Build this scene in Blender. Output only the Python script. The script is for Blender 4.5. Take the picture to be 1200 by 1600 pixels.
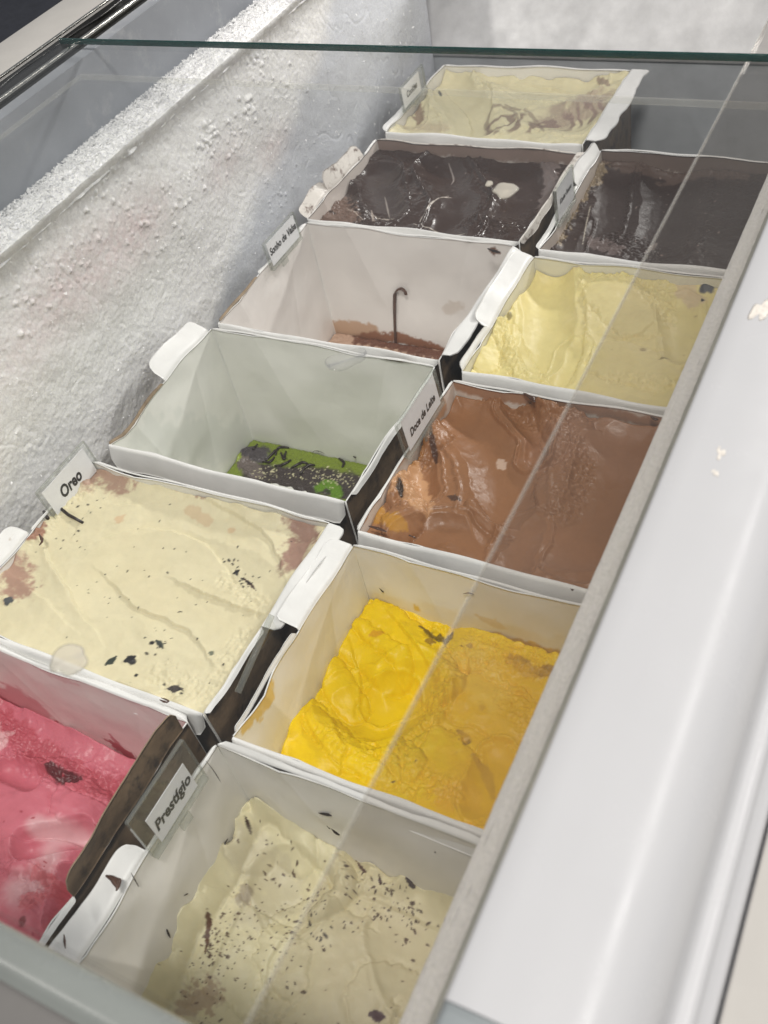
import bpy, math, random
import numpy as np
from mathutils import Matrix, Vector

# ------------------------------------------------------------------ scene, camera, light
for o in list(bpy.data.objects):
    bpy.data.objects.remove(o, do_unlink=True)
scene = bpy.context.scene
C = bpy.context.collection
R3 = ((0.8813723, 0.4379470, -0.1771588), (-0.2152433, 0.7060799, 0.6746269), (0.4205391, -0.5564652, 0.7165845))
cam_data = bpy.data.cameras.new('camera')
cam = bpy.data.objects.new('camera', cam_data)
C.objects.link(cam)
cam.matrix_world = Matrix.Translation((0.6036, 0.14111, 0.55475)) @ Matrix(R3).transposed().to_4x4()
cam_data.sensor_fit = 'VERTICAL'
cam_data.sensor_height = 24.0
cam_data.lens = 1568.84 / 1600 * 24.0
cam_data.clip_start = 0.01
cam_data.clip_end = 60
cam_data.dof.use_dof = True
cam_data.dof.focus_distance = 0.82
cam_data.dof.aperture_fstop = 9.0
scene.camera = cam

world = bpy.data.worlds.new('World')
scene.world = world
world.use_nodes = True
world.node_tree.nodes['Background'].inputs['Color'].default_value = (0.88, 0.91, 0.96, 1)
world.node_tree.nodes['Background'].inputs['Strength'].default_value = 0.21


def area_lamp(name, loc, aim, sx, sy, power, col=(1, 1, 1), spread=180):
    l = bpy.data.lights.new(name, 'AREA')
    l.shape = 'RECTANGLE'; l.size = sx; l.size_y = sy
    l.energy = power; l.color = col; l.spread = math.radians(spread)
    o = bpy.data.objects.new(name, l); C.objects.link(o)
    o.location = loc
    o.rotation_euler = (Vector(aim) - Vector(loc)).to_track_quat('-Z', 'Y').to_euler()
    o['kind'] = 'light'
    return o


area_lamp('ceiling_lamp', (0.85, -0.30, 2.5), (0.28, 0.7, 0), 0.50, 0.32, 50, (1, 0.955, 0.90))
area_lamp('window_lamp', (1.15, 3.25, 1.42), (0.1, 0.8, 0.1), 0.9, 0.12, 56, (1, 0.97, 0.93))
tube_lamp = area_lamp('ceiling_tube', (2.45, 1.3, 2.6), (0.5, 0.8, 0.1), 0.26, 3.8, 34, (1, 0.97, 0.94))
tube_lamp.rotation_euler = (0, math.radians(39), 0)
area_lamp('bulb_lamp', (-0.9, -0.2, 2.2), (0.2, 0.6, 0), 0.12, 0.12, 6, (1, 0.96, 0.9))

vs = scene.view_settings
vs.view_transform = 'Standard'; vs.look = 'None'; vs.exposure = 0.0; vs.gamma = 1.0
scene.render.engine = 'CYCLES'
scene.cycles.max_bounces = 10
scene.cycles.transparent_max_bounces = 24


# ------------------------------------------------------------------ noise
def vnoise(x, y, seed=0):
    r = np.random.RandomState(seed & 0x7fffffff)
    T = r.rand(128, 128)
    xi = np.floor(x).astype(int); yi = np.floor(y).astype(int)
    fx = x - xi; fy = y - yi
    fx = fx * fx * fx * (fx * (fx * 6 - 15) + 10); fy = fy * fy * fy * (fy * (fy * 6 - 15) + 10)
    a = T[xi % 128, yi % 128]; b = T[(xi + 1) % 128, yi % 128]
    c = T[xi % 128, (yi + 1) % 128]; d = T[(xi + 1) % 128, (yi + 1) % 128]
    return (a * (1 - fx) + b * fx) * (1 - fy) + (c * (1 - fx) + d * fx) * fy


def fbm(x, y, s, seed=0, octv=4, gain=.5):
    """fractal noise about 0, feature size s in metres"""
    v = np.zeros_like(x, dtype=float); a = 1.0; t = 0
    for k in range(octv):
        v += a * (vnoise(x / s * 2 ** k + 17.3 * k, y / s * 2 ** k + 5.1 * k, seed + k) - .5)
        t += a; a *= gain
    return v / t * 2


def ridged(x, y, s, seed=0, octv=3):
    v = np.zeros_like(x, dtype=float); a = 1.0; t = 0
    for k in range(octv):
        v += a * (1 - 2 * np.abs(vnoise(x / s * 2 ** k + 3.7 * k, y / s * 2 ** k, seed + 31 * k) - .5)); t += a; a *= .55
    return v / t


def sstep(e0, e1, x):
    t = np.clip((x - e0) / (e1 - e0), 0, 1)
    return t * t * (3 - 2 * t)


def dist_poly(X, Y, pts):
    """distance to a polyline and position 0..1 along it"""
    D = np.full(X.shape, 1e9); T = np.zeros(X.shape)
    if len(pts) == 1:
        return np.hypot(X - pts[0][0], Y - pts[0][1]), T
    n = len(pts) - 1
    for i in range(n):
        ax, ay = pts[i][:2]; bx, by = pts[i + 1][:2]
        dx, dy = bx - ax, by - ay; L2 = dx * dx + dy * dy + 1e-12
        t = np.clip(((X - ax) * dx + (Y - ay) * dy) / L2, 0, 1)
        d = np.hypot(X - ax - t * dx, Y - ay - t * dy)
        m = d < D
        D[m] = d[m]; T[m] = ((i + t) / n)[m]
    return D, T


def signed_fold(X, Y, pts, h, reach, soft=.0009):
    """a fold: a crisp step along the path, raised on its left side and fading away from it"""
    P = smooth_path(pts); D = np.full(X.shape, 1e9); S = np.zeros(X.shape); T = np.zeros(X.shape); n = len(P) - 1
    for i in range(n):
        ax, ay = P[i]; bx, by = P[i + 1]; dx, dy = bx - ax, by - ay
        t = np.clip(((X - ax) * dx + (Y - ay) * dy) / (dx * dx + dy * dy + 1e-12), 0, 1)
        ex, ey = X - ax - t * dx, Y - ay - t * dy; d = np.hypot(ex, ey); m = d < D
        D[m] = d[m]; S[m] = np.sign(dx * ey - dy * ex)[m]; T[m] = ((i + t) / n)[m]
    sd = D * S; env = np.sin(np.pi * np.clip(T, 0, 1)) ** .6
    return h * env * sstep(-soft, soft, sd) * np.exp(-np.clip(sd, 0, 1) / reach), np.exp(-(sd / .0016) ** 2) * env


def smooth_path(pts, k=6):
    if len(pts) < 3: return [p[:2] for p in pts]
    P = [np.array(p[:2]) for p in pts]; P = [2 * P[0] - P[1]] + P + [2 * P[-1] - P[-2]]
    out = []
    for i in range(1, len(P) - 2):
        for j in range(k):
            t = j / k
            out.append(tuple(.5 * (2 * P[i] + (P[i + 1] - P[i - 1]) * t + (2 * P[i - 1] - 5 * P[i] + 4 * P[i + 1] - P[i + 2]) * t * t + (3 * P[i] - P[i - 1] - 3 * P[i + 1] + P[i + 2]) * t ** 3)))
    out.append(tuple(P[-2]))
    return out


def srgb(r, g, b):
    f = lambda c: (c / 255 / 12.92) if c / 255 < .04045 else ((c / 255 + .055) / 1.055) ** 2.4
    return np.array([f(r), f(g), f(b)])


# ------------------------------------------------------------------ materials
def new_mat(name):
    m = bpy.data.materials.new(name); m.use_nodes = True
    nt = m.node_tree; nt.nodes.clear()
    out = nt.nodes.new('ShaderNodeOutputMaterial')
    return m, nt, out


def N(nt, typ, **kw):
    n = nt.nodes.new(typ)
    for k, v in kw.items():
        if k in n.inputs: n.inputs[k].default_value = v
        else: setattr(n, k, v)
    return n


def surf_mat(name, color=None, rough=.5, attr=False, mottling=.06, noise_scale=60, bump=.15, bump_scale=400, bump_dist=.001,
             sss=0, sss_rad=(.004, .003, .002), metallic=0, coat=0, spec=.5, bump2=None, dirt=None):
    m, nt, out = new_mat(name)
    p = N(nt, 'ShaderNodeBsdfPrincipled'); nt.links.new(p.outputs[0], out.inputs[0])
    p.inputs['Roughness'].default_value = rough; p.inputs['Metallic'].default_value = metallic
    p.inputs['Specular IOR Level'].default_value = spec
    p.inputs['Coat Weight'].default_value = coat; p.inputs['Coat Roughness'].default_value = .12
    tc = N(nt, 'ShaderNodeNewGeometry')
    nz = N(nt, 'ShaderNodeTexNoise', Scale=noise_scale, Detail=5.0, Roughness=.6)
    nt.links.new(tc.outputs['Position'], nz.inputs['Vector'])
    mr = N(nt, 'ShaderNodeMapRange'); mr.inputs[3].default_value = 1 - mottling; mr.inputs[4].default_value = 1 + mottling
    mr.inputs[1].default_value = .3; mr.inputs[2].default_value = .7
    nt.links.new(nz.outputs[0], mr.inputs[0])
    vm = N(nt, 'ShaderNodeVectorMath', operation='SCALE')
    if attr:
        a = N(nt, 'ShaderNodeAttribute', attribute_name='Col'); nt.links.new(a.outputs['Color'], vm.inputs[0])
    else:
        vm.inputs[0].default_value = tuple(color[:3])
    nt.links.new(mr.outputs[0], vm.inputs['Scale'])
    last = vm.outputs[0]
    if dirt:
        dz = N(nt, 'ShaderNodeTexNoise', Scale=dirt[1], Detail=8.0, Roughness=.7)
        nt.links.new(tc.outputs['Position'], dz.inputs['Vector'])
        cr = N(nt, 'ShaderNodeMapRange'); cr.inputs[1].default_value = dirt[2]; cr.inputs[2].default_value = dirt[2] + .12
        nt.links.new(dz.outputs[0], cr.inputs[0])
        mx = N(nt, 'ShaderNodeMix', data_type='RGBA'); nt.links.new(cr.outputs[0], mx.inputs[0])
        nt.links.new(last, mx.inputs[6]); mx.inputs[7].default_value = (*dirt[0], 1); last = mx.outputs[2]
    nt.links.new(last, p.inputs['Base Color'])
    rr = N(nt, 'ShaderNodeMapRange'); rr.inputs[3].default_value = max(.03, rough - .12); rr.inputs[4].default_value = min(1, rough + .12)
    nz2 = N(nt, 'ShaderNodeTexNoise', Scale=noise_scale * 2.3, Detail=3.0)
    nt.links.new(tc.outputs['Position'], nz2.inputs['Vector'])
    nt.links.new(nz2.outputs[0], rr.inputs[0]); nt.links.new(rr.outputs[0], p.inputs['Roughness'])
    if bump:
        bz = N(nt, 'ShaderNodeTexNoise', Scale=bump_scale, Detail=4.0, Roughness=.6)
        nt.links.new(tc.outputs['Position'], bz.inputs['Vector'])
        bp_ = N(nt, 'ShaderNodeBump', Strength=bump, Distance=bump_dist); nt.links.new(bz.outputs[0], bp_.inputs['Height'])
        if bump2:
            bz2 = N(nt, 'ShaderNodeTexNoise', Scale=bump2[0], Detail=3.0); nt.links.new(tc.outputs['Position'], bz2.inputs['Vector'])
            bp2 = N(nt, 'ShaderNodeBump', Strength=bump2[1], Distance=bump2[2]); nt.links.new(bz2.outputs[0], bp2.inputs['Height'])
            nt.links.new(bp2.outputs[0], bp_.inputs['Normal'])
        nt.links.new(bp_.outputs[0], p.inputs['Normal'])
    if sss:
        p.inputs['Subsurface Weight'].default_value = sss; p.inputs['Subsurface Radius'].default_value = sss_rad
        p.inputs['Subsurface Scale'].default_value = 1.0
    return m


def glass_mat(name, tint, veil=.03, veil_col=(.8, .8, .8), gloss=1.0, ior=1.5, smudge=0.0):
    m, nt, out = new_mat(name)
    tr = N(nt, 'ShaderNodeBsdfTransparent', Color=(*tint, 1))
    gl = N(nt, 'ShaderNodeBsdfGlossy', Roughness=.03, Color=(gloss, gloss, gloss, 1))
    lw = N(nt, 'ShaderNodeLayerWeight', Blend=.5)
    pw = N(nt, 'ShaderNodeMath', operation='POWER'); nt.links.new(lw.outputs['Facing'], pw.inputs[0]); pw.inputs[1].default_value = 5.0
    fr = N(nt, 'ShaderNodeMath', operation='MULTIPLY_ADD'); nt.links.new(pw.outputs[0], fr.inputs[0]); fr.inputs[1].default_value = .7; fr.inputs[2].default_value = .012
    mx = N(nt, 'ShaderNodeMixShader'); nt.links.new(fr.outputs[0], mx.inputs[0])
    nt.links.new(tr.outputs[0], mx.inputs[1]); nt.links.new(gl.outputs[0], mx.inputs[2])
    df = N(nt, 'ShaderNodeBsdfDiffuse', Color=(*veil_col, 1))
    m2 = N(nt, 'ShaderNodeMixShader')
    g = N(nt, 'ShaderNodeNewGeometry')
    nz = N(nt, 'ShaderNodeTexNoise', Scale=9.0, Detail=6.0, Roughness=.65)
    nt.links.new(g.outputs['Position'], nz.inputs['Vector'])
    mr = N(nt, 'ShaderNodeMapRange'); mr.inputs[1].default_value = .35; mr.inputs[2].default_value = .75
    mr.inputs[3].default_value = veil; mr.inputs[4].default_value = veil + smudge
    nt.links.new(nz.outputs[0], mr.inputs[0]); nt.links.new(mr.outputs[0], m2.inputs[0])
    nt.links.new(mx.outputs[0], m2.inputs[1]); nt.links.new(df.outputs[0], m2.inputs[2])
    nt.links.new(m2.outputs[0], out.inputs[0])
    return m


def frost_mat(name):
    m, nt, out = new_mat(name)
    p = N(nt, 'ShaderNodeBsdfPrincipled', Roughness=.55); nt.links.new(p.outputs[0], out.inputs[0])
    g = N(nt, 'ShaderNodeNewGeometry')
    a = N(nt, 'ShaderNodeAttribute', attribute_name='Col')
    nz = N(nt, 'ShaderNodeTexNoise', Scale=520.0, Detail=3.0, Roughness=.7); nt.links.new(g.outputs['Position'], nz.inputs['Vector'])
    mr = N(nt, 'ShaderNodeMapRange'); mr.inputs[1].default_value = .3; mr.inputs[2].default_value = .7; mr.inputs[3].default_value = .86; mr.inputs[4].default_value = 1.1
    nt.links.new(nz.outputs[0], mr.inputs[0])
    vm = N(nt, 'ShaderNodeVectorMath', operation='SCALE'); nt.links.new(a.outputs['Color'], vm.inputs[0]); nt.links.new(mr.outputs[0], vm.inputs['Scale'])
    nt.links.new(vm.outputs[0], p.inputs['Base Color'])
    b1 = N(nt, 'ShaderNodeTexNoise', Scale=750.0, Detail=4.0, Roughness=.75); nt.links.new(g.outputs['Position'], b1.inputs['Vector'])
    bb = N(nt, 'ShaderNodeBump', Strength=.40, Distance=.0011); nt.links.new(b1.outputs[0], bb.inputs['Height'])
    vo = N(nt, 'ShaderNodeTexVoronoi', Scale=420.0); nt.links.new(g.outputs['Position'], vo.inputs['Vector'])
    b2 = N(nt, 'ShaderNodeBump', Strength=.18, Distance=.0009); nt.links.new(vo.outputs['Distance'], b2.inputs['Height']); nt.links.new(bb.outputs[0], b2.inputs['Normal'])
    nt.links.new(b2.outputs[0], p.inputs['Normal'])
    p.inputs['Subsurface Weight'].default_value = .25; p.inputs['Subsurface Radius'].default_value = (.003, .003, .0035); p.inputs['Subsurface Scale'].default_value = 1
    return m


M = {}
M['card'] = surf_mat('white laminated card', rough=.36, attr=True, mottling=.03, noise_scale=35, bump=.1, bump_scale=90, bump_dist=.002, bump2=(14, .25, .006), spec=.4)
M['card_flat'] = surf_mat('white card flap', (.80, .795, .78), rough=.36, mottling=.05, noise_scale=50, bump=.12, bump_scale=120, bump_dist=.002, spec=.4, dirt=((.42, .33, .25), 70, .69))
M['card_stained'] = surf_mat('chocolate stained card flap', (.66, .62, .57), rough=.4, mottling=.06, noise_scale=50, bump=.25, bump_scale=160, bump_dist=.002,
                             dirt=((.11, .06, .04), 95, .53))
M['kraft'] = surf_mat('damp brown kraft board', (.155, .105, .062), rough=.6, mottling=.35, noise_scale=45, bump=.3, bump_scale=150, bump_dist=.002, dirt=((.045, .032, .022), 40, .52))
M['kraft_tan'] = surf_mat('tan kraft board edge', (.26, .19, .12), rough=.6, mottling=.25, noise_scale=80, bump=.3, bump_scale=200)
M['frost'] = frost_mat('frost')
M['liner'] = surf_mat('grey liner', (.27, .285, .31), rough=.35, mottling=.12, noise_scale=14, bump=.05, bump_scale=60, dirt=((.36, .37, .385), 22, .56))
M['ledge_liner'] = surf_mat('pale grey liner ledge', (.42, .43, .40), rough=.5, mottling=.12, noise_scale=25, bump=.1, bump_scale=120)
M['dark_liner'] = surf_mat('dark wet liner floor', (.035, .036, .036), rough=.35, mottling=.3, noise_scale=30, bump=.1, bump_scale=120)
M['end_liner'] = surf_mat('blue grey liner', (.46, .48, .50), rough=.4, mottling=.15, noise_scale=18, bump=.1, bump_scale=120, dirt=((.3, .31, .32), 55, .66))
M['metal'] = surf_mat('frosted aluminium', (.60, .60, .605), rough=.40, mottling=.16, noise_scale=25, bump=.12, bump_scale=260, metallic=.3, dirt=((.85, .85, .85), 70, .68))
M['frame'] = surf_mat('beige painted frame', (.44, .425, .40), rough=.5, mottling=.04, noise_scale=25, bump=.06, bump_scale=300, dirt=((.42, .38, .33), 60, .70))
M['cover'] = surf_mat('white plastic cover', (.49, .493, .506), rough=.24, coat=0, spec=.45, mottling=.012, noise_scale=20, bump=.05, bump_scale=900, bump_dist=.0004)
M['gasket'] = surf_mat('black rubber gasket', (.012, .012, .011), rough=.3, mottling=.3, noise_scale=70, bump=.2, bump_scale=90)
M['chrome'] = surf_mat('bright metal trim', (.85, .83, .76), rough=.18, mottling=.05, metallic=1, bump=.03, bump_scale=80)
M['grey_plastic'] = surf_mat('grey green plastic', (.20, .215, .205), rough=.28, mottling=.08, noise_scale=20, bump=.06, bump_scale=60)
M['grey_matte'] = surf_mat('grey brown plastic', (.13, .125, .12), rough=.5, mottling=.08, noise_scale=20, bump=.06, bump_scale=60)
M['end_cap'] = surf_mat('blue grey plastic end cap', (.25, .275, .285), rough=.4, mottling=.05, noise_scale=30, bump=.05, bump_scale=80)
M['floor'] = surf_mat('dark floor', (.075, .078, .095), rough=.7, mottling=.18, noise_scale=25, bump=.4, bump_scale=60, bump_dist=.01)
M['pane'] = glass_mat('clear glass', (.992, .994, .993), veil=.000, smudge=.004)
M['pane_lower'] = glass_mat('dusty glass', (.985, .988, .987), veil=.000, smudge=.005)
M['pane_dusty'] = glass_mat('hazy glass', (.88, .865, .85), veil=.008, smudge=.012, veil_col=(.85, .82, .8))
M['pane_edge'] = surf_mat('green glass edge', (.008, .045, .04), rough=.15, mottling=.2, noise_scale=30, bump=0)
M['pane_edge_light'] = glass_mat('pale glass edge', (.99, .99, .98), veil=.09, veil_col=(.85, .85, .82))
M['acrylic'] = glass_mat('clear acrylic', (.975, .98, .975), veil=.006, veil_col=(.8, .82, .8))
M['acrylic_edge'] = glass_mat('acrylic edge', (.86, .87, .85), veil=.14, veil_col=(.55, .56, .53))
M['paper'] = surf_mat('white label paper', (.86, .85, .88), rough=.6, mottling=.03, noise_scale=120, bump=.05, bump_scale=700)
M['ink'] = surf_mat('black ink', (.012, .012, .013), rough=.5, mottling=.1, bump=0)
M['drip'] = surf_mat('dried cream drop', (.62, .59, .48), rough=.35, mottling=.1, noise_scale=200, bump=.2, bump_scale=300, bump_dist=.001)
M['clear_drip'] = glass_mat('clear syrup drop', (.93, .93, .92), veil=.10, veil_col=(.8, .8, .8))
M['clear_drip2'] = glass_mat('half clear cream drop', (.93, .92, .86), veil=.38, veil_col=(.78, .74, .66))
M['choc'] = surf_mat('dark chocolate', (.018, .010, .008), rough=.35, mottling=.3, noise_scale=300, bump=.2, bump_scale=500)
M['syrup'] = surf_mat('brown syrup', (.075, .032, .018), rough=.3, mottling=.3, noise_scale=200, bump=.1, bump_scale=500)
M['residue'] = surf_mat('tan dried residue', (.48, .40, .34), rough=.5, mottling=.2, noise_scale=300, bump=.2, bump_scale=500)
M['stain'] = surf_mat('faint dried stain', (.66, .62, .565), rough=.5, mottling=.2, noise_scale=400, bump=.1, bump_scale=500)
M['metal_clip'] = surf_mat('dull metal', (.22, .21, .2), rough=.3, mottling=.1, metallic=.8, bump=.05)


# ------------------------------------------------------------------ object helpers
def make_obj(name, verts, faces, mats, parent=None, midx=None, smooth=True, col=None):
    me = bpy.data.meshes.new(name)
    verts = np.asarray(verts, dtype=np.float32)
    if isinstance(faces, np.ndarray):
        n = len(faces); k = faces.shape[1]
        me.vertices.add(len(verts)); me.vertices.foreach_set('co', verts.ravel())
        me.loops.add(n * k); me.loops.foreach_set('vertex_index', faces.astype(np.int32).ravel())
        me.polygons.add(n)
        me.polygons.foreach_set('loop_start', np.arange(0, n * k, k, dtype=np.int32))
        me.polygons.foreach_set('loop_total', np.full(n, k, dtype=np.int32))
        me.update(calc_edges=True)
    else:
        me.from_pydata([tuple(map(float, v)) for v in verts], [], [tuple(f) for f in faces]); me.update()
    for m in (mats if isinstance(mats, (list, tuple)) else [mats]): me.materials.append(m)
    if midx is not None: me.polygons.foreach_set('material_index', np.asarray(midx, dtype=np.int32))
    me.polygons.foreach_set('use_smooth', np.full(len(me.polygons), bool(smooth)))
    if col is not None:
        ca = me.color_attributes.new('Col', 'FLOAT_COLOR', 'POINT')
        c4 = np.ones((len(verts), 4), dtype=np.float32); c4[:, :3] = col
        ca.data.foreach_set('color', c4.ravel())
    me.validate()
    o = bpy.data.objects.new(name, me); C.objects.link(o)
    if parent: o.parent = parent
    return o


def thing(name, label, cat, loc=(0, 0, 0), group=None):
    o = bpy.data.objects.new(name, None); C.objects.link(o); o.empty_display_size = .02
    o['label'] = label; o['category'] = cat
    if group: o['group'] = group
    return o


def tag(o, label, cat, group=None):
    o['label'] = label; o['category'] = cat
    if group: o['group'] = group
    return o


def grid_faces(nu, nv, off=0, flip=False):
    i, j = np.meshgrid(np.arange(nu - 1), np.arange(nv - 1), indexing='ij')
    a = (i * nv + j).ravel() + off; b = a + nv; c = b + 1; d = a + 1
    return np.stack([a, d, c, b] if flip else [a, b, c, d], 1)


def sheet(name, P, t, mats, parent=None, col=None, flip=False):
    """closed thin solid from a grid of points P (nu,nv,3); the first material faces the grid normal"""
    nu, nv = P.shape[:2]
    du = np.gradient(P, axis=0); dv = np.gradient(P, axis=1)
    n = np.cross(du, dv); n /= (np.linalg.norm(n, axis=2, keepdims=True) + 1e-12)
    if flip: n = -n
    Q = P - n * t
    V = np.concatenate([P.reshape(-1, 3), Q.reshape(-1, 3)]); k = nu * nv
    F = [grid_faces(nu, nv, 0, flip), grid_faces(nu, nv, k, not flip)]
    mi = [np.zeros(len(F[0])), np.ones(len(F[1]))]
    idx = np.arange(k).reshape(nu, nv)
    loop = np.concatenate([idx[:, 0], idx[-1, 1:], idx[-2::-1, -1], idx[0, -2:0:-1]])
    nx = np.roll(loop, -1)
    E = np.stack([loop, loop + k, nx + k, nx], 1)
    if flip: E = E[:, ::-1]
    F.append(E[:, ::-1]); mi.append(np.full(len(E), 2 if len(mats) > 2 else 0))
    c = None
    if col is not None: c = np.concatenate([col.reshape(-1, 3)] * 2)
    return make_obj(name, V, np.concatenate(F), mats, parent, np.concatenate(mi), True, c)


def box(name, x0, x1, y0, y1, z0, z1, mat, parent=None, bev=0.0):
    import bmesh
    bm = bmesh.new(); bmesh.ops.create_cube(bm, size=1)
    for v in bm.verts:
        v.co = ((x0 + x1) / 2 + v.co.x * (x1 - x0), (y0 + y1) / 2 + v.co.y * (y1 - y0), (z0 + z1) / 2 + v.co.z * (z1 - z0))
    if bev: bmesh.ops.bevel(bm, geom=bm.edges[:], offset=bev, segments=3, affect='EDGES', profile=.5)
    me = bpy.data.meshes.new(name); bm.to_mesh(me); bm.free()
    me.materials.append(mat)
    me.polygons.foreach_set('use_smooth', np.full(len(me.polygons), bool(bev)))
    o = bpy.data.objects.new(name, me); C.objects.link(o)
    if parent: o.parent = parent
    return o


def extrude_profile(name, prof, y0, y1, mat, parent=None, ny=2, jitter=None):
    """closed (x,z) profile swept along y"""
    n = len(prof); ys = np.linspace(y0, y1, ny); V = []
    for a, y in enumerate(ys):
        for (x, z) in prof: V.append((x, y, z))
    V = np.array(V)
    F = []
    for a in range(ny - 1):
        for b in range(n):
            F.append((a * n + b, a * n + (b + 1) % n, (a + 1) * n + (b + 1) % n, (a + 1) * n + b))
    V = np.concatenate([V, V[:n], V[-n:]]); k = ny * n          # caps on vertices of their own keep the sweep's shading true
    F.append(tuple(range(k, k + n))[::-1]); F.append(tuple(range(k + n, k + 2 * n)))
    return make_obj(name, V, F, mat, parent)


def tube(name, pts, rad, mat, parent=None, flat=1.0, seg=8):
    """tapered tube through points; rad is a number or list"""
    P = [Vector(p) for p in pts]; n = len(P)
    if not hasattr(rad, '__len__'): rad = [rad] * n
    V = []; F = []
    for i, p in enumerate(P):
        d = (P[min(i + 1, n - 1)] - P[max(i - 1, 0)]).normalized()
        up = Vector((0, 0, 1)) if abs(d.z) < .9 else Vector((0, 1, 0))
        s = d.cross(up).normalized(); u = s.cross(d)
        for k in range(seg):
            a = 2 * math.pi * k / seg
            V.append(p + s * math.cos(a) * rad[i] + u * math.sin(a) * rad[i] * flat)
    for i in range(n - 1):
        for k in range(seg):
            F.append((i * seg + k, i * seg + (k + 1) % seg, (i + 1) * seg + (k + 1) % seg, (i + 1) * seg + k))
    F.append(tuple(range(seg))[::-1]); F.append(tuple(range((n - 1) * seg, n * seg)))
    return make_obj(name, V, F, mat, parent)


def blob(name, centre, rx, ry, h, mat, parent=None, axis='z', seed=0, rough=.25, ang=0.0, ring=False, stretch=None):
    """small irregular domed patch lying on a plane (axis = its normal)"""
    r = random.Random(seed); nseg = 28; nr = 6
    ph = [(r.uniform(0, 6.28), r.uniform(.4, 1) * rough / (k + 1)) for k in range(5)]
    V = []; F = []
    for i in range(nr + 1):
        q = i / nr
        for k in range(nseg):
            a = 2 * math.pi * k / nseg
            rad = 1 + sum(am * math.sin((j + 2) * a + p0) for j, (p0, am) in enumerate(ph))
            u, v = math.cos(a) * rx * rad * q, math.sin(a) * ry * rad * q
            u, v = u * math.cos(ang) - v * math.sin(ang), u * math.sin(ang) + v * math.cos(ang)
            w = h * (1 - q ** 4) if not ring else h * (.25 + .75 * math.exp(-((q - .82) / .12) ** 2)) * (1 - q ** 12)
            if axis == 'z': V.append((centre[0] + u, centre[1] + v, centre[2] + w))
            elif axis == 'y': V.append((centre[0] + u, centre[1] - w, centre[2] + v))
            else: V.append((centre[0] + w, centre[1] + u, centre[2] + v))
    for i in range(nr):
        for k in range(nseg):
            F.append((i * nseg + k, i * nseg + (k + 1) % nseg, (i + 1) * nseg + (k + 1) % nseg, (i + 1) * nseg + k))
    F.append(tuple(range(nr * nseg, (nr + 1) * nseg)))
    return make_obj(name, V, F, mat, parent)


def ice_part(o): return o


def mix_col(col, m, rgb):
    m = np.clip(m, 0, 1)[..., None]
    return col * (1 - m) + np.array(rgb)[None, None, :] * m


def paint(col, X, Y, pts, rad, rgb, edge=.35, nscale=.006, soft=.25, alpha=1.0, seed=0):
    """pigment along a path with a ragged edge; rad in metres"""
    D, T = dist_poly(X, Y, smooth_path(pts))
    n = fbm(X, Y, nscale, seed, 4, .6)
    if len(pts) > 1 and rad < .0045: D = D / (.40 + .75 * np.sin(np.pi * np.clip(T, .02, .98)) * (.75 + .5 * vnoise(T * 7, T * 0, seed)))
    q = D / rad + n * edge * 1.1 - .12 * edge
    return mix_col(col, alpha * (1 - sstep(1 - soft, 1 + soft, q)), rgb)


# ------------------------------------------------------------------ the freezer cabinet
fz = thing('display_freezer', 'white display freezer with frosted inner walls and sliding glass top, holding all the cartons', 'display freezer')
FLOOR = -.156

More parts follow.
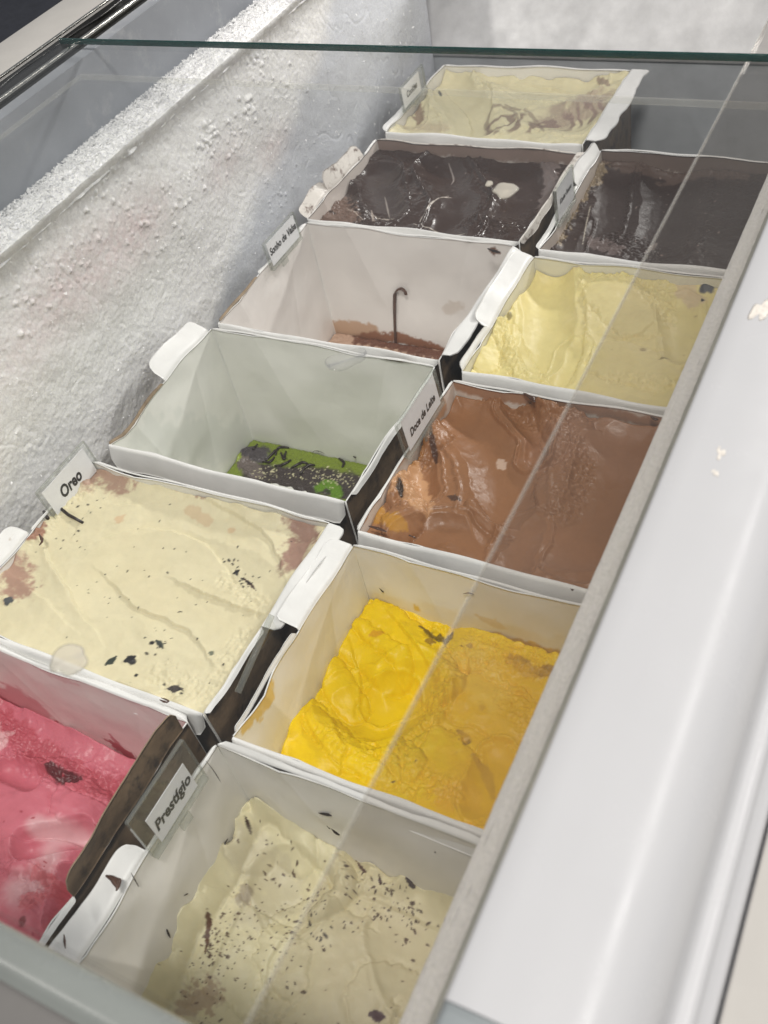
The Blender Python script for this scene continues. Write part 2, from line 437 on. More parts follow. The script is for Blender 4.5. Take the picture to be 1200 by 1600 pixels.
# frosted left wall
def frost_wall():
    ny, nz = 1080, 290
    y = np.linspace(.12, 1.345, ny); z = np.linspace(FLOOR, .187, nz)
    Y, Z = np.meshgrid(y, z, indexing='ij')
    bare = np.clip(sstep(-.018, .022, (Y - .784) * .50 - (Z + .02) + fbm(Y, Z, .06, 4) * .02), 0, 1)       # far stretch: thinner frost, with its cast shadow painted into the colour
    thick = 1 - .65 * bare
    d = fbm(Y, Z, .09, 11) * .0032 + fbm(Y, Z, .02, 12, 3, .5) * .0007 * thick + fbm(Y, Z, .0032, 5, 2) * .00045 * thick
    d += .010 * np.exp(-((Z - .187) / .012) ** 2) + .004 * np.exp(-((Z - .10 - .01 * np.sin(Y * 9)) / .05) ** 2)
    # rime nodules in a loose band
    r = np.random.RandomState(5)
    seeds = [(0.866,0.125,60),(0.913,0.124,60),(0.819,0.114,55),(0.864,0.133,20),(0.774,0.104,60),(0.737,0.103,60),(0.713,0.144,50),(0.977,0.112,60),(0.606,0.144,80),(0.648,0.129,60),(0.947,0.026,60),(0.578,0.127,60),(0.75,0.172,40),(0.96,0.154,40)]
    for (cy, cz, sp) in seeds:
        sp = sp / 1000 * .45
        for k in range(26):
            yy = cy + r.randn() * sp; zz = cz + r.randn() * sp * .55; rr = r.choice([.0011, .0014, .0018, .0023, .0030], p=[.42, .3, .18, .07, .03])
            i0 = int((yy - y[0]) / (y[1] - y[0])); j0 = int((zz - z[0]) / (z[1] - z[0])); w = 6
            if 6 < i0 < ny - 7 and 6 < j0 < nz - 7:
                s = np.s_[i0 - w:i0 + w, j0 - w:j0 + w]
                q = ((Y[s] - yy) ** 2 + (Z[s] - zz) ** 2) / rr ** 2
                d[s] += rr * .9 * np.sqrt(np.clip(1 - q, 0, 1))
    d -= .0005 * np.exp(-(np.abs(fbm(Y * 1.0, Z * .35, .03, 41, 2)) / .02) ** 2)                          # hairline creases
    P = np.stack([-.034 + d, Y, Z], 2)
    col = np.zeros((ny, nz, 3)) + np.array([.92, .92, .912])
    col = mix_col(col, .45 * sstep(-.2, .6, fbm(Y, Z, .12, 21)), (.74, .73, .71))
    col = mix_col(col, .72 * bare, (.56, .59, .65))  # painted shade: grey-blue over the shadowed stretch
    for (cy, cz, rad, al) in [(0.667,0.116,55,0.24),(0.736,0.117,40,0.3),(0.869,0.1,35,0.2),(0.618,0.124,50,0.22),(0.957,0.073,30,0.22),(0.555,0.105,40,0.15)]:
        col = mix_col(col, al * np.exp(-(((Y - cy) / (rad / 900)) ** 2 + ((Z - cz) / (rad / 1600)) ** 2)) * (.5 + .9 * vnoise(Y / .004, Z / .004, 77)), (.60, .38, .38))
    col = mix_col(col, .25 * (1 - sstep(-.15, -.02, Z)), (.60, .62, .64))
    k = ny * nz
    back = P.copy(); back[..., 0] = -.06
    V = np.concatenate([P.reshape(-1, 3)])
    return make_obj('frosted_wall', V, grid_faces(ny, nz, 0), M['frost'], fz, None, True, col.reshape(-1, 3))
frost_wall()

# rime-covered ledge above it
def frost_ledge(x_in, x_out, z0, sgn, y0, y1, seed, amp, name):
    ny, nu = 900, 44
    y = np.linspace(y0, y1, ny); u = np.linspace(0, 1, nu)
    Yg, U = np.meshgrid(y, u, indexing='ij')
    w = abs(x_out - x_in)
    prof_x = U; lump = np.clip(np.sin(U * math.pi), 0, 1) ** .5
    X = x_in + (x_out - x_in) * prof_x
    n1 = fbm(Yg, U * w, .010, seed, 4, .65); n2 = ridged(Yg, U * w, .0035, seed + 3)
    Zz = z0 + lump * w * .22 + amp * (n1 * .0022 + n2 * .0022) * lump - .008 * (1 - sstep(0, .16, U)) - .010 * sstep(.93, 1, U)
    X = X + amp * fbm(Yg, U, .012, seed + 9, 3, .6) * .0022
    Zz -= amp * .0014 * np.exp(-((U - .42 - .05 * fbm(Yg, U * 0, .08, seed + 2, 2)) / .05) ** 2)        # a crease along it
    col = np.zeros((ny, nu, 3)) + np.array([.94, .94, .94])
    return make_obj(name, np.stack([X, Yg, Zz], 2).reshape(-1, 3), grid_faces(ny, nu, 0, flip=(sgn < 0)), M['frost'], fz, None, True, col.reshape(-1, 3))
frost_ledge(-.0290, -.064, .184, 1, .12, 1.345, 50, 1.0, 'frosted_ledge')
frost_ledge(.4985, .511, .184, -1, .165, 1.345, 70, .14, 'frosted_ledge')

# loose rime crystals on the left ledge and wall
def rime():
    r = np.random.RandomState(9); V = []; F = []
    def crystal(c, s):
        k = len(V)
        for q in range(4): V.append(np.array(c) + r.randn(3) * s)
        F.extend([(k, k + 1, k + 2), (k, k + 2, k + 3), (k, k + 3, k + 1), (k + 1, k + 3, k + 2)])
    for i in range(14000):
        y = r.uniform(.3, 1.34); x = r.uniform(-.064, -.0270)
        crystal((x, y, .1865 + .009 * math.sin(max(0, min(1, (x + .066) / .044)) * math.pi) ** .5 + r.uniform(-.001, .0008) - .005 * (1 - min(1, max(0, (-.0270 - x) / .006)))), r.uniform(.0004, .0010))
    for i in range(900):
        y = r.uniform(.3, 1.3); z = r.uniform(-.05, .18)
        crystal((-.028 + r.uniform(-.002, .002), y, z), r.uniform(.0004, .001))
    V = np.array(V); c = np.zeros((len(V), 3)) + .96
    o = make_obj('rime_crystals', V, F, M['frost'], fz, None, False, c); o['kind'] = 'stuff'
rime()

box('liner_wall', -.080, -.066, .10, 1.345, .150, .248, M['liner'], fz)
box('liner_wall', .5405, .552, .10, 1.345, FLOOR, .246, M['liner'], fz)
box('liner_ledge', .5085, .540, .165, 1.345, .170, .186, M['ledge_liner'], fz, .002)
box('liner_wall', .5135, .538, .165, 1.345, FLOOR, .169, M['end_liner'], fz)
box('liner_floor', -.078, .539, .10, 1.345, FLOOR - .02, FLOOR, M['dark_liner'], fz)
box('end_wall', -.070, .535, 1.347, 1.36, FLOOR, -.004, M['end_liner'], fz)
# upper end panel, tilt and right-hand bend shaped to catch light, then darken
def end_panel():
    prof = [(1.345, -.006), (1.352, .004), (1.375, .03), (1.42, .085), (1.50, .19), (1.52, .24), (1.54, .24), (1.54, -.01), (1.36, -.012)]
    xs = np.linspace(-.07, .535, 26); n = len(prof); V = []; F = []
    for x in xs:
        for (y, z) in prof: V.append((x, y - (.16 * max(0, (x - .36) / .17) ** 2 * (z + .01) / .25 if z > 0 else 0), z))
    for a in range(len(xs) - 1):
        for b in range(n): F.append((a * n + b, (a + 1) * n + b, (a + 1) * n + (b + 1) % n, a * n + (b + 1) % n))
    k = len(V); V = V + V[:n] + V[-n:]
    F.append(tuple(range(k, k + n))); F.append(tuple(range(k + n, k + 2 * n))[::-1])
    make_obj('end_panel', V, F, M['metal'], fz, smooth=True)
end_panel()
box('end_rim', -.17, .56, 1.542, 1.60, -.01, .262, M['frame'], fz, .003)

# left top frame, gasket lines, trim
box('top_frame', -.172, -.113, .02, 1.54, .20, .2535, M['frame'], fz, .0015)
extrude_profile('gasket', [(-.1125, .20), (-.1125, .2505), (-.110, .2525), (-.106, .249), (-.103, .2515), (-.099, .2515), (-.097, .248), (-.094, .2512), (-.0905, .251), (-.0895, .247), (-.0805, .247), (-.0805, .20)], .02, 1.54, M['gasket'], fz)
extrude_profile('trim_strip', [(-.0892, .2475), (-.0892, .2522), (-.0875, .2532), (-.0858, .2522), (-.0858, .2475)], .02, 1.54, M['chrome'], fz)
extrude_profile('trim_strip', [(-.1152, .2537), (-.1152, .2548), (-.1122, .2548), (-.1122, .2537)], .02, 1.54, M['chrome'], fz)
extrude_profile('glass_channel', [(-.0803, .236), (-.0803, .2478), (-.076, .2478), (-.0755, .2445), (-.0665, .2445), (-.066, .236)], .02, 1.345, M['gasket'], fz)
# the loose rubber bead curling along the gasket
tube('rubber_bead', [(-.1015 + .0022 * math.sin(y * 31) + .001 * math.sin(y * 83), y, .2528) for y in np.linspace(.3, 1.0, 70)], .0011, M['gasket'], fz)

# right side: white rounded cover and outer frame
def cover():
    pr = [(.5305, .2530), (.5300, .2600), (.5306, .2612), (.5320, .2620), (.5400, .2622), (.5500, .2622), (.5560, .2618), (.5620, .2606), (.5680, .2585), (.5735, .2556), (.5780, .2518), (.5815, .2470), (.5840, .2415), (.5856, .2355), (.5865, .2300),
          (.5885, .2288), (.5912, .2290), (.5925, .2270), (.5932, .2240), (.5960, .2232), (.5975, .2215), (.5980, .2190), (.5530, .2190), (.5530, .2530)]
    extrude_profile('rounded_cover', pr, .208, 1.56, M['cover'], fz)
cover()
extrude_profile('end_cap', [(.5303, .245), (.5303, .2600), (.5325, .2612), (.5535, .2614), (.5560, .2585), (.5600, .2580), (.5622, .2600), (.568, .2578), (.5775, .2515), (.5838, .2410), (.5862, .2190), (.5532, .2190), (.5532, .245)], .165, .2078, M['end_cap'], fz)
box('outer_frame', .5986, .70, .02, 1.56, .17, .2245, M['frame'], fz, .001)
blob('metal_tab', (.5970, .2365, .2290), .0035, .0011, .0014, M['metal_clip'], fz, 'z', 3, .1, .3)
for (x, y), s in zip([(.5435, .531), (.5465, .538), (.5492, .4365), (.5478, .4385), (.5500, .4255), (.5488, .4265)], [(.0032, .0085), (.0024, .0050), (.0012, .0030), (.0008, .0016), (.0008, .0018), (.0006, .0010)]):
    st = blob('dried_stain', (x, y, .26225), s[0], s[1], .00008, M['stain'], fz, 'z', int(x * 1e5), .6)

# near rail across the foreground
def near_rail():
    prof = [(.128, .232), (.128, .2600), (.1600, .2612), (.1612, .2628), (.1640, .2636), (.1675, .2632), (.1705, .2616), (.1728, .2590), (.1740, .2555), (.1742, .2400), (.1700, .232)]
    xs = np.linspace(.10, .5290, 12); n = len(prof); V = []; F = []
    for x in xs:
        for (y, z) in prof: V.append((x, y, z))
    for a in range(len(xs) - 1):
        for b in range(n): F.append((a * n + b, (a + 1) * n + b, (a + 1) * n + (b + 1) % n, a * n + (b + 1) % n))
    k = len(V); V = V + V[:n] + V[-n:]
    F.append(tuple(range(k, k + n))); F.append(tuple(range(k + n, k + 2 * n))[::-1])
    make_obj('near_rail', V, F, M['grey_plastic'], fz)
near_rail()
box('near_rail_lip', .10, .5285, .10, .1594, .2605, .2616, M['grey_matte'], fz, .0004)

# ------------------------------------------------------------------ sliding glass
def pane(label, x0, x1, y0, y1, z, mat, edge_mat, t=.005, edges=('back',), ew=.0012):
    g = tag(box('sliding_glass', x0, x1, y0, y1, z, z + t, mat), label, 'glass pane', 'sliding glass panes of the freezer')
    for e in edges:
        if e == 'back': box('polished_edge', x0, x1, y1 + .0002, y1 + .0002 + ew, z - .0002, z + t + .0002, edge_mat, g, .0003)
        if e == 'left': box('polished_edge', x0 - ew, x0 - .0002, y0, y1, z + .0005, z + t - .0005, edge_mat, g)
    return g
pane('upper sliding glass pane whose green edge crosses the top of the freezer', -.0985, .5295, .176, .790, .2540, M['pane'], M['pane_edge'], t=.0042, edges=('back',), ew=.0018)
pane('lower clear glass pane under the green-edged pane, ending just before its edge', -.0450, .5295, .176, .7480, .2445, M['pane_lower'], M['pane_edge_light'], t=.004, edges=('back', 'left'), ew=.0015)
pane('hazy narrow glass pane along the right side over the right-hand cartons', .4780, .5295, .176, 1.33, .2495, M['pane_dusty'], M['pane_edge_light'], t=.0036, edges=('left',), ew=.0009)

# drops on the glass
for (nm, px, rx, ry, mt, ring, lab) in [
        ('cream_drop', [(0.344,0.264)], .0078, .0075, 'clear_drip2', False, 'pale dried cream drop on the glass above the front rim of the cookie cream carton'),
        ('syrup_drop', [(0.366,0.457)], .0098, .0080, 'clear_drip', True, 'clear ring-shaped drop on the glass above the empty green-residue carton'),
        ('cream_drop', [(0.386,0.616)], .0075, .0080, 'clear_drip2', False, 'larger of two pale drops on the glass above the left chocolate carton'),
        ('cream_drop', [(0.374,0.621)], .0024, .0030, 'clear_drip2', False, 'smaller of two pale drops on the glass above the left chocolate carton')]:
    tag(blob(nm, (*px[0][:2], .2583), rx, ry, .0009, M[mt], None, 'z', len(lab), .18, .5, ring), lab, 'drop')

# ------------------------------------------------------------------ cartons
BOT = -.152
WHITE = np.array([.81, .80, .785])

def carton(label, x0, x1, y0, y1, tint=(1, 1, 1), flaps=(), paints=(), seed=0, dz=0.0, slant=None, zback=0.0):
    root = thing('ice_cream_carton', label, 'carton', group='ice cream cartons in the freezer')
    rs = random.Random(seed); T = .0012
    base_col = WHITE * np.array(tint)
    def rim(side, s):
        """height of the wall top along its side"""
        ph = seed * 1.7 + {'back': 0, 'front': 2, 'left': 4, 'right': 6}[side]
        h = .0012 * np.sin(s * 7 + ph) + .0009 * np.sin(s * 17 + ph * 2.3)
        if slant and side in slant:
            a, b, drop = slant[side]; h = h - drop * sstep(a, b, s)
        return h * np.minimum(1, np.minimum(s, 1 - s) * 8 + .15)
    for side in ('back', 'left', 'front', 'right'):
        fine = side in ('back', 'left'); nu, nv = ((150, 84) if fine else (44, 26))
        s = np.linspace(0, 1, nu); v = np.linspace(0, 1, nv)
        S, V_ = np.meshgrid(s, v, indexing='ij')
        top = rim(side, S); Z = BOT + (top - BOT) * V_
        if side in ('back', 'front'):
            L = x1 - x0; A = x0 + S * L
        else:
            L = y1 - y0; A = y0 + S * L
        env = np.clip(np.minimum(S, 1 - S) * 7, 0, 1) * np.clip(V_ * 3, 0, 1) * (1 - (.85 if side == 'front' else .5) * V_ ** 5)
        w = env * (fbm(A + seed * 3.1, Z, .07, seed + len(side), 2) * .0042) + fbm(A, Z, .03, seed + 7, 2) * .0006 * V_
        # folded gusset creases running out of the corners
        for (cs, amp) in ((.20, .0017), (.80, -.0013)):
            f = S - (cs if cs < .5 else cs) - (.5 - cs) * .7 * (1 - V_)
            w = w + amp * np.exp(-(np.abs(f) / .055)) * np.clip(V_ * 1.6, 0, 1)
        col = np.zeros((nu, nv, 3)) + base_col
        col = mix_col(col, .35 * np.exp(-(np.minimum(S, 1 - S) * L / .004) ** 2), (.80, .80, .77))
        for (ps, pts, rad, rgb, kw) in paints:
            if ps == side: col = paint(col, A, Z, pts, rad, rgb, **kw)
        if side == 'back': P = np.stack([A, y1 - w, Z], 2)
        if side == 'front': P = np.stack([A, y0 + w, Z], 2)
        if side == 'left': P = np.stack([x0 + w, A, Z], 2)
        if side == 'right': P = np.stack([x1 - w, A, Z], 2)
        flip = side in ('front', 'right')
        # grid normal: back -> +x cross z = -y ; front needs +y, left +x, right -x
        flipmap = {'back': False, 'front': True, 'left': False, 'right': True}
        sheet(side + '_panel' if side in ('back', 'front') else 'side_panel', P, T, [M['card'], M['kraft'], M['card_flat']], root, col, flipmap[side])
    o = make_obj('base_panel', [(x0, y0, BOT), (x1, y0, BOT), (x1, y1, BOT), (x0, y1, BOT), (x0, y0, BOT - .002), (x1, y0, BOT - .002), (x1, y1, BOT - .002), (x0, y1, BOT - .002)],
                 [(0, 1, 2, 3), (7, 6, 5, 4), (0, 4, 5, 1), (1, 5, 6, 2), (2, 6, 7, 3), (3, 7, 4, 0)], [M['card']], root, smooth=False, col=np.zeros((8, 3)) + base_col)
    for fl in flaps:
        side, a, b, width, ang = fl[:5]; kw = fl[5] if len(fl) > 5 else {}
        nu, nv = 46, 14
        s = np.linspace(a, b, nu); q = np.linspace(0, 1, nv)
        S, Q = np.meshgrid(s, q, indexing='ij')
        L = (x1 - x0) if side in ('back', 'front') else (y1 - y0)
        r0, r1 = kw.get('r0', .008), kw.get('r1', .008)
        e0 = (S - a) * L; e1 = (b - S) * L
        W = np.full_like(S, width)
        def corner(e, r):
            t = np.clip(1 - e / max(r, 1e-6), 0, 1)
            return r * (1 - np.sqrt(np.clip(1 - t * t, 0, 1)))
        W = W - corner(e0, min(r0, width)) - corner(e1, min(r1, width))
        W = W * (1 + kw.get('taper', 0) * (S - a) / (b - a)) * (1 + kw.get('rag', 0) * fbm(S * L, S * 0 + seed, .035, seed + 3, 3))
        W = np.maximum(W, .0008)
        # curl: starts upright at the wall top and rolls to the final angle over the first few mm
        out = np.zeros_like(W); up = np.zeros_like(W)
        a1 = np.radians(ang + kw.get('twist', 0) * (S - a) / (b - a) + kw.get('wave', 6) * np.sin(S * 9 + seed))
        curl = kw.get('curl', .22)
        for j in range(1, nv):
            qm = (q[j - 1] + q[j]) / 2; f = min(1, qm / curl)
            th = math.pi / 2 + (a1[:, j] - math.pi / 2) * f
            st = W[:, j] * (q[j] - q[j - 1])
            out[:, j] = out[:, j - 1] + np.cos(th) * st; up[:, j] = up[:, j - 1] + np.sin(th) * st
        Z = rim(side, S) + up + .0002 + dz
        if side == 'front': P = np.stack([x0 + S * L, y0 - T * .4 - out - .0012 * Q, Z], 2)
        if side == 'back': P = np.stack([x0 + S * L, y1 + T * .4 + out, Z], 2)
        if side == 'left': P = np.stack([x0 - T * .4 - out, y0 + S * L, Z], 2)
        if side == 'right': P = np.stack([x1 + T * .4 + out, y0 + S * L, Z], 2)
        P[..., 2] += fbm(S * L, Q * width + seed, .02, seed + 19, 3) * .0012 * Q
        mat = M[kw.get('mat', 'card_flat')]
        o = sheet('rim_flap', P, .0010, [mat, M[kw.get('under', 'kraft')], M[kw.get('edge', 'card_flat')]], root, None, {'front': True, 'back': False, 'left': False, 'right': True}[side])
    return root

BR = (.10, .045, .025); PK = (.62, .42, .40); RED = (.42, .07, .09); YEL = (.62, .40, .03)
FD = ('front', 0.0, 1.0, .026, -79, dict(curl=.16, r0=.010, r1=.012, wave=2))          # front flap folded down
BD = ('back', 0.0, 1.0, .006, -60, dict(curl=.4, r0=.003, r1=.003, wave=6))            # slim rolled back rim
def LR(a=0., b=1.): return ('left', a, b, .005, -50, dict(curl=.45, r0=.003, r1=.003, wave=6))
def RR(a=0., b=1.): return ('right', a, b, .005, -50, dict(curl=.45, r0=.003, r1=.003, wave=6))

carton('carton of pink strawberry ice cream at the lower left corner of the photo', -.004, .234, .178, .358, (1.0, .93, .91),
       [('back', 0, 1, .009, -50, dict(curl=.4, wave=8)), ('right', .30, .97, .024, 88, dict(mat='kraft_tan', under='kraft', edge='kraft_tan', curl=.3, r0=.014, r1=.006)), RR(0, .3)],
       [('back', [(-0.035,-0.104),(0.036,-0.085),(0.044,-0.147),(0.087,-0.147),(0.137,-0.135)], .020, (.50, .11, .14), dict(edge=.7, nscale=.010, alpha=.8, seed=5)),
        ('back', [(0.044,-0.026),(0.069,-0.077),(0.161,-0.09)], .028, (.60, .30, .30), dict(edge=.5, nscale=.02, alpha=.28, soft=.5, seed=6)),
        ('back', [(0.122,-0.104),(0.144,-0.121)], .008, (.38, .05, .07), dict(edge=.9, nscale=.005, seed=8)),
        ('back', [(0.008,-0.096),(0.025,-0.116),(0.042,-0.165),(0.101,-0.176)], .009, (.36, .04, .06), dict(edge=1.3, nscale=.006, alpha=.75, soft=.5, seed=28)),
        ('back', [(0.126,-0.082),(0.13,-0.114),(0.146,-0.119)], .0035, (.40, .05, .07), dict(edge=1.2, nscale=.004, alpha=.8, soft=.5, seed=38)),
        ('back', [(0.044,-0.11),(0.065,-0.096)], .003, (.42, .08, .09), dict(edge=.6, seed=9)),
        ('back', [(0.086,-0.001),(0.133,-0.006)], .004, (.60, .35, .35), dict(edge=.9, nscale=.005, alpha=.5, seed=10))], seed=1)
carton('carton of pale cream with dark cookie bits, its label clipped at the left rim', .000, .241, .369, .548, (1, 1, .97),
       [FD, ('back', 0, 1, .005, -50, dict(curl=.4)), ('left', .05, .52, .022, 8, dict(curl=.3, r0=.006, r1=.010)), ('right', .42, .995, .019, 0, dict(curl=.3, r0=.006, r1=.007)), RR(0, .42), LR(.54, 1)], seed=2)
carton('nearly empty carton with lime green and chocolate residue on its floor', .002, .243, .573, .742, (1.0, 1.01, .97),
       [FD, BD, ('left', .52, .97, .024, 28, dict(curl=.3, r0=.010, r1=.007)), ('right', .05, .97, .007, -70, dict(curl=.4)), ('left', .0, .50, .003, 60, dict(mat='kraft_tan', edge='kraft_tan', curl=.5))],
       [('left', [(0.611,-0.032),(0.661,-0.078),(0.727,-0.139)], .022, (.66, .68, .64), dict(edge=.8, nscale=.012, alpha=.5, seed=4))], seed=3,
       slant={'left': (.52, .05, .006)})
carton('nearly empty carton with a brown syrup streak on its back wall', .004, .243, .752, .932, (.98, .95, .93),
       [('front', 0, 1, .012, -80, dict(curl=.25, wave=4)), BD, ('right', .03, .99, .017, 10, dict(curl=.3, rag=.35, twist=-40, r0=.008, r1=.012)), ('left', 0.45, 1, .005, -20, dict(curl=.4, rag=.4)),
        ('left', .02, .42, .016, -60, dict(mat='kraft_tan', under='kraft', edge='kraft_tan', curl=.25, rag=.4))],
       [('back', [(-0.023,-0.151),(0.019,-0.141),(0.054,-0.139)], .013, (.56, .38, .26), dict(edge=.35, nscale=.008, seed=3, soft=.12)),
        ('back', [(0.034,-0.152),(0.088,-0.141),(0.143,-0.149)], .007, (.30, .14, .08), dict(edge=.8, nscale=.006, seed=7)),
        ('back', [(0.16,-0.09),(0.17,-0.085)], .007, (.55, .46, .38), dict(edge=.6, alpha=.5, seed=17)),
        ('back', [(0.217,-0.008),(0.228,-0.01)], .0035, (.18, .09, .06), dict(edge=.9, nscale=.004, seed=18))], seed=4)
carton('left carton of dark chocolate ice cream with chocolate smeared flaps', .000, .246, .941, 1.112, (.82, .75, .70),
       [('front', 0, 1, .008, -80, dict(curl=.25)), ('back', 0, 1, .005, -50, dict(curl=.4, mat='card_stained')), ('left', .30, .80, .020, 62, dict(mat='card_stained', under='card_stained', edge='card_stained', rag=.25, r0=.012, r1=.012)),
        ('left', .0, .34, .015, 30, dict(mat='card_stained', rag=.3, r0=.01)), ('right', .55, 1, .019, 0, dict(mat='card_stained', edge='card_stained')), ('right', .0, .55, .008, -70, dict(mat='card_stained', edge='card_stained', rag=.5, under='card_stained')), LR(.82, 1)],
       [('back', [(0,-0.005),(0.246,-0.004)], .012, (.25, .17, .14), dict(edge=.6, alpha=.9, seed=2))], seed=5)
carton('farthest carton, cream ice cream with a brown chocolate swirl', .003, .246, 1.132, 1.306, (1, .99, .95),
       [FD, BD, ('right', .04, .99, .024, -6, dict(curl=.25, rag=.25, r0=.012, r1=.004)), ('left', 0, .45, .008, 0, dict(curl=.4)), LR(.45, 1)], seed=6)
carton('nearest right carton, pale coconut cream with chocolate flecks low inside it', .264, .508, .172, .351, (1.03, 1.02, 1.0),
       [BD, ('back', 0, 1, .005, 20, dict(curl=.5, rag=.4)), ('left', .02, .56, .020, 12, dict(curl=.3, r0=.01, r1=.010, rag=.12)), LR(.55, 1)],
       [], seed=7)
carton('carton with bright yellow ice cream half way down', .271, .508, .361, .533, (1.03, 1.02, .98),
       [FD, BD, ('left', .52, 1.0, .021, 14, dict(curl=.25, r0=.004, r1=.009)), ('left', .02, .5, .004, 70, dict(curl=.5, rag=.5))],
       [('left', [(0.376,-0.002),(0.387,-0.004),(0.397,-0.002)], .008, (.74, .50, .10), dict(edge=1.0, nscale=.006, seed=3, alpha=.85)),
        ('back', [(0.339,-0.077),(0.382,-0.069),(0.428,-0.066)], .006, (.72, .47, .06), dict(edge=.9, nscale=.010, seed=4, alpha=1.0)),
        ('back', [(0.26,-0.068),(0.314,-0.058),(0.434,-0.054)], .009, (.74, .58, .22), dict(edge=.8, nscale=.012, seed=14, alpha=.35, soft=.5)),
        ('back', [(0.316,-0.055)], .003, (.72, .5, .1), dict(edge=.7, seed=24)),
        ('back', [(0.367,-0.044),(0.389,-0.052)], .004, (.70, .52, .22), dict(edge=1, seed=34, alpha=.6))], seed=8)
carton('full carton of brown caramel milk ice cream, label clipped at its left rim', .268, .508, .549, .728, (.93, .85, .78),
       [FD, BD, LR(0, 1), ],
       [('left', [(0.562,0.008),(0.598,0.014),(0.701,-0.009)], .008, (.50, .25, .10), dict(edge=.9, nscale=.008, alpha=.8, seed=3)),
        ('back', [(0.272,-0.002),(0.299,-0.005),(0.446,-0.008)], .006, (.42, .22, .12), dict(edge=.8, nscale=.010, alpha=.9, seed=5))], seed=9)
carton('full carton of pale yellow ice cream, on the right behind the brown caramel one', .271, .508, .743, .918, (.99, .98, .88),
       [FD, BD, ('left', .35, .99, .021, 22, dict(curl=.25, r0=.012, r1=.010)), ('left', 0, .36, .007, 55, dict(curl=.5, rag=.2))], [], seed=10)
carton('right carton of dark chocolate ice cream near the frosted right ledge', .271, .508, .932, 1.122, (.70, .62, .56),
       [FD, BD, ('left', .0, .62, .006, -10, dict(curl=.4)), ('left', .60, .98, .016, 60, dict(curl=.3))],
       [('back', [(0.271,-0.007),(0.438,-0.007)], .014, (.17, .125, .105), dict(edge=.6, alpha=.95, seed=2))], seed=11)

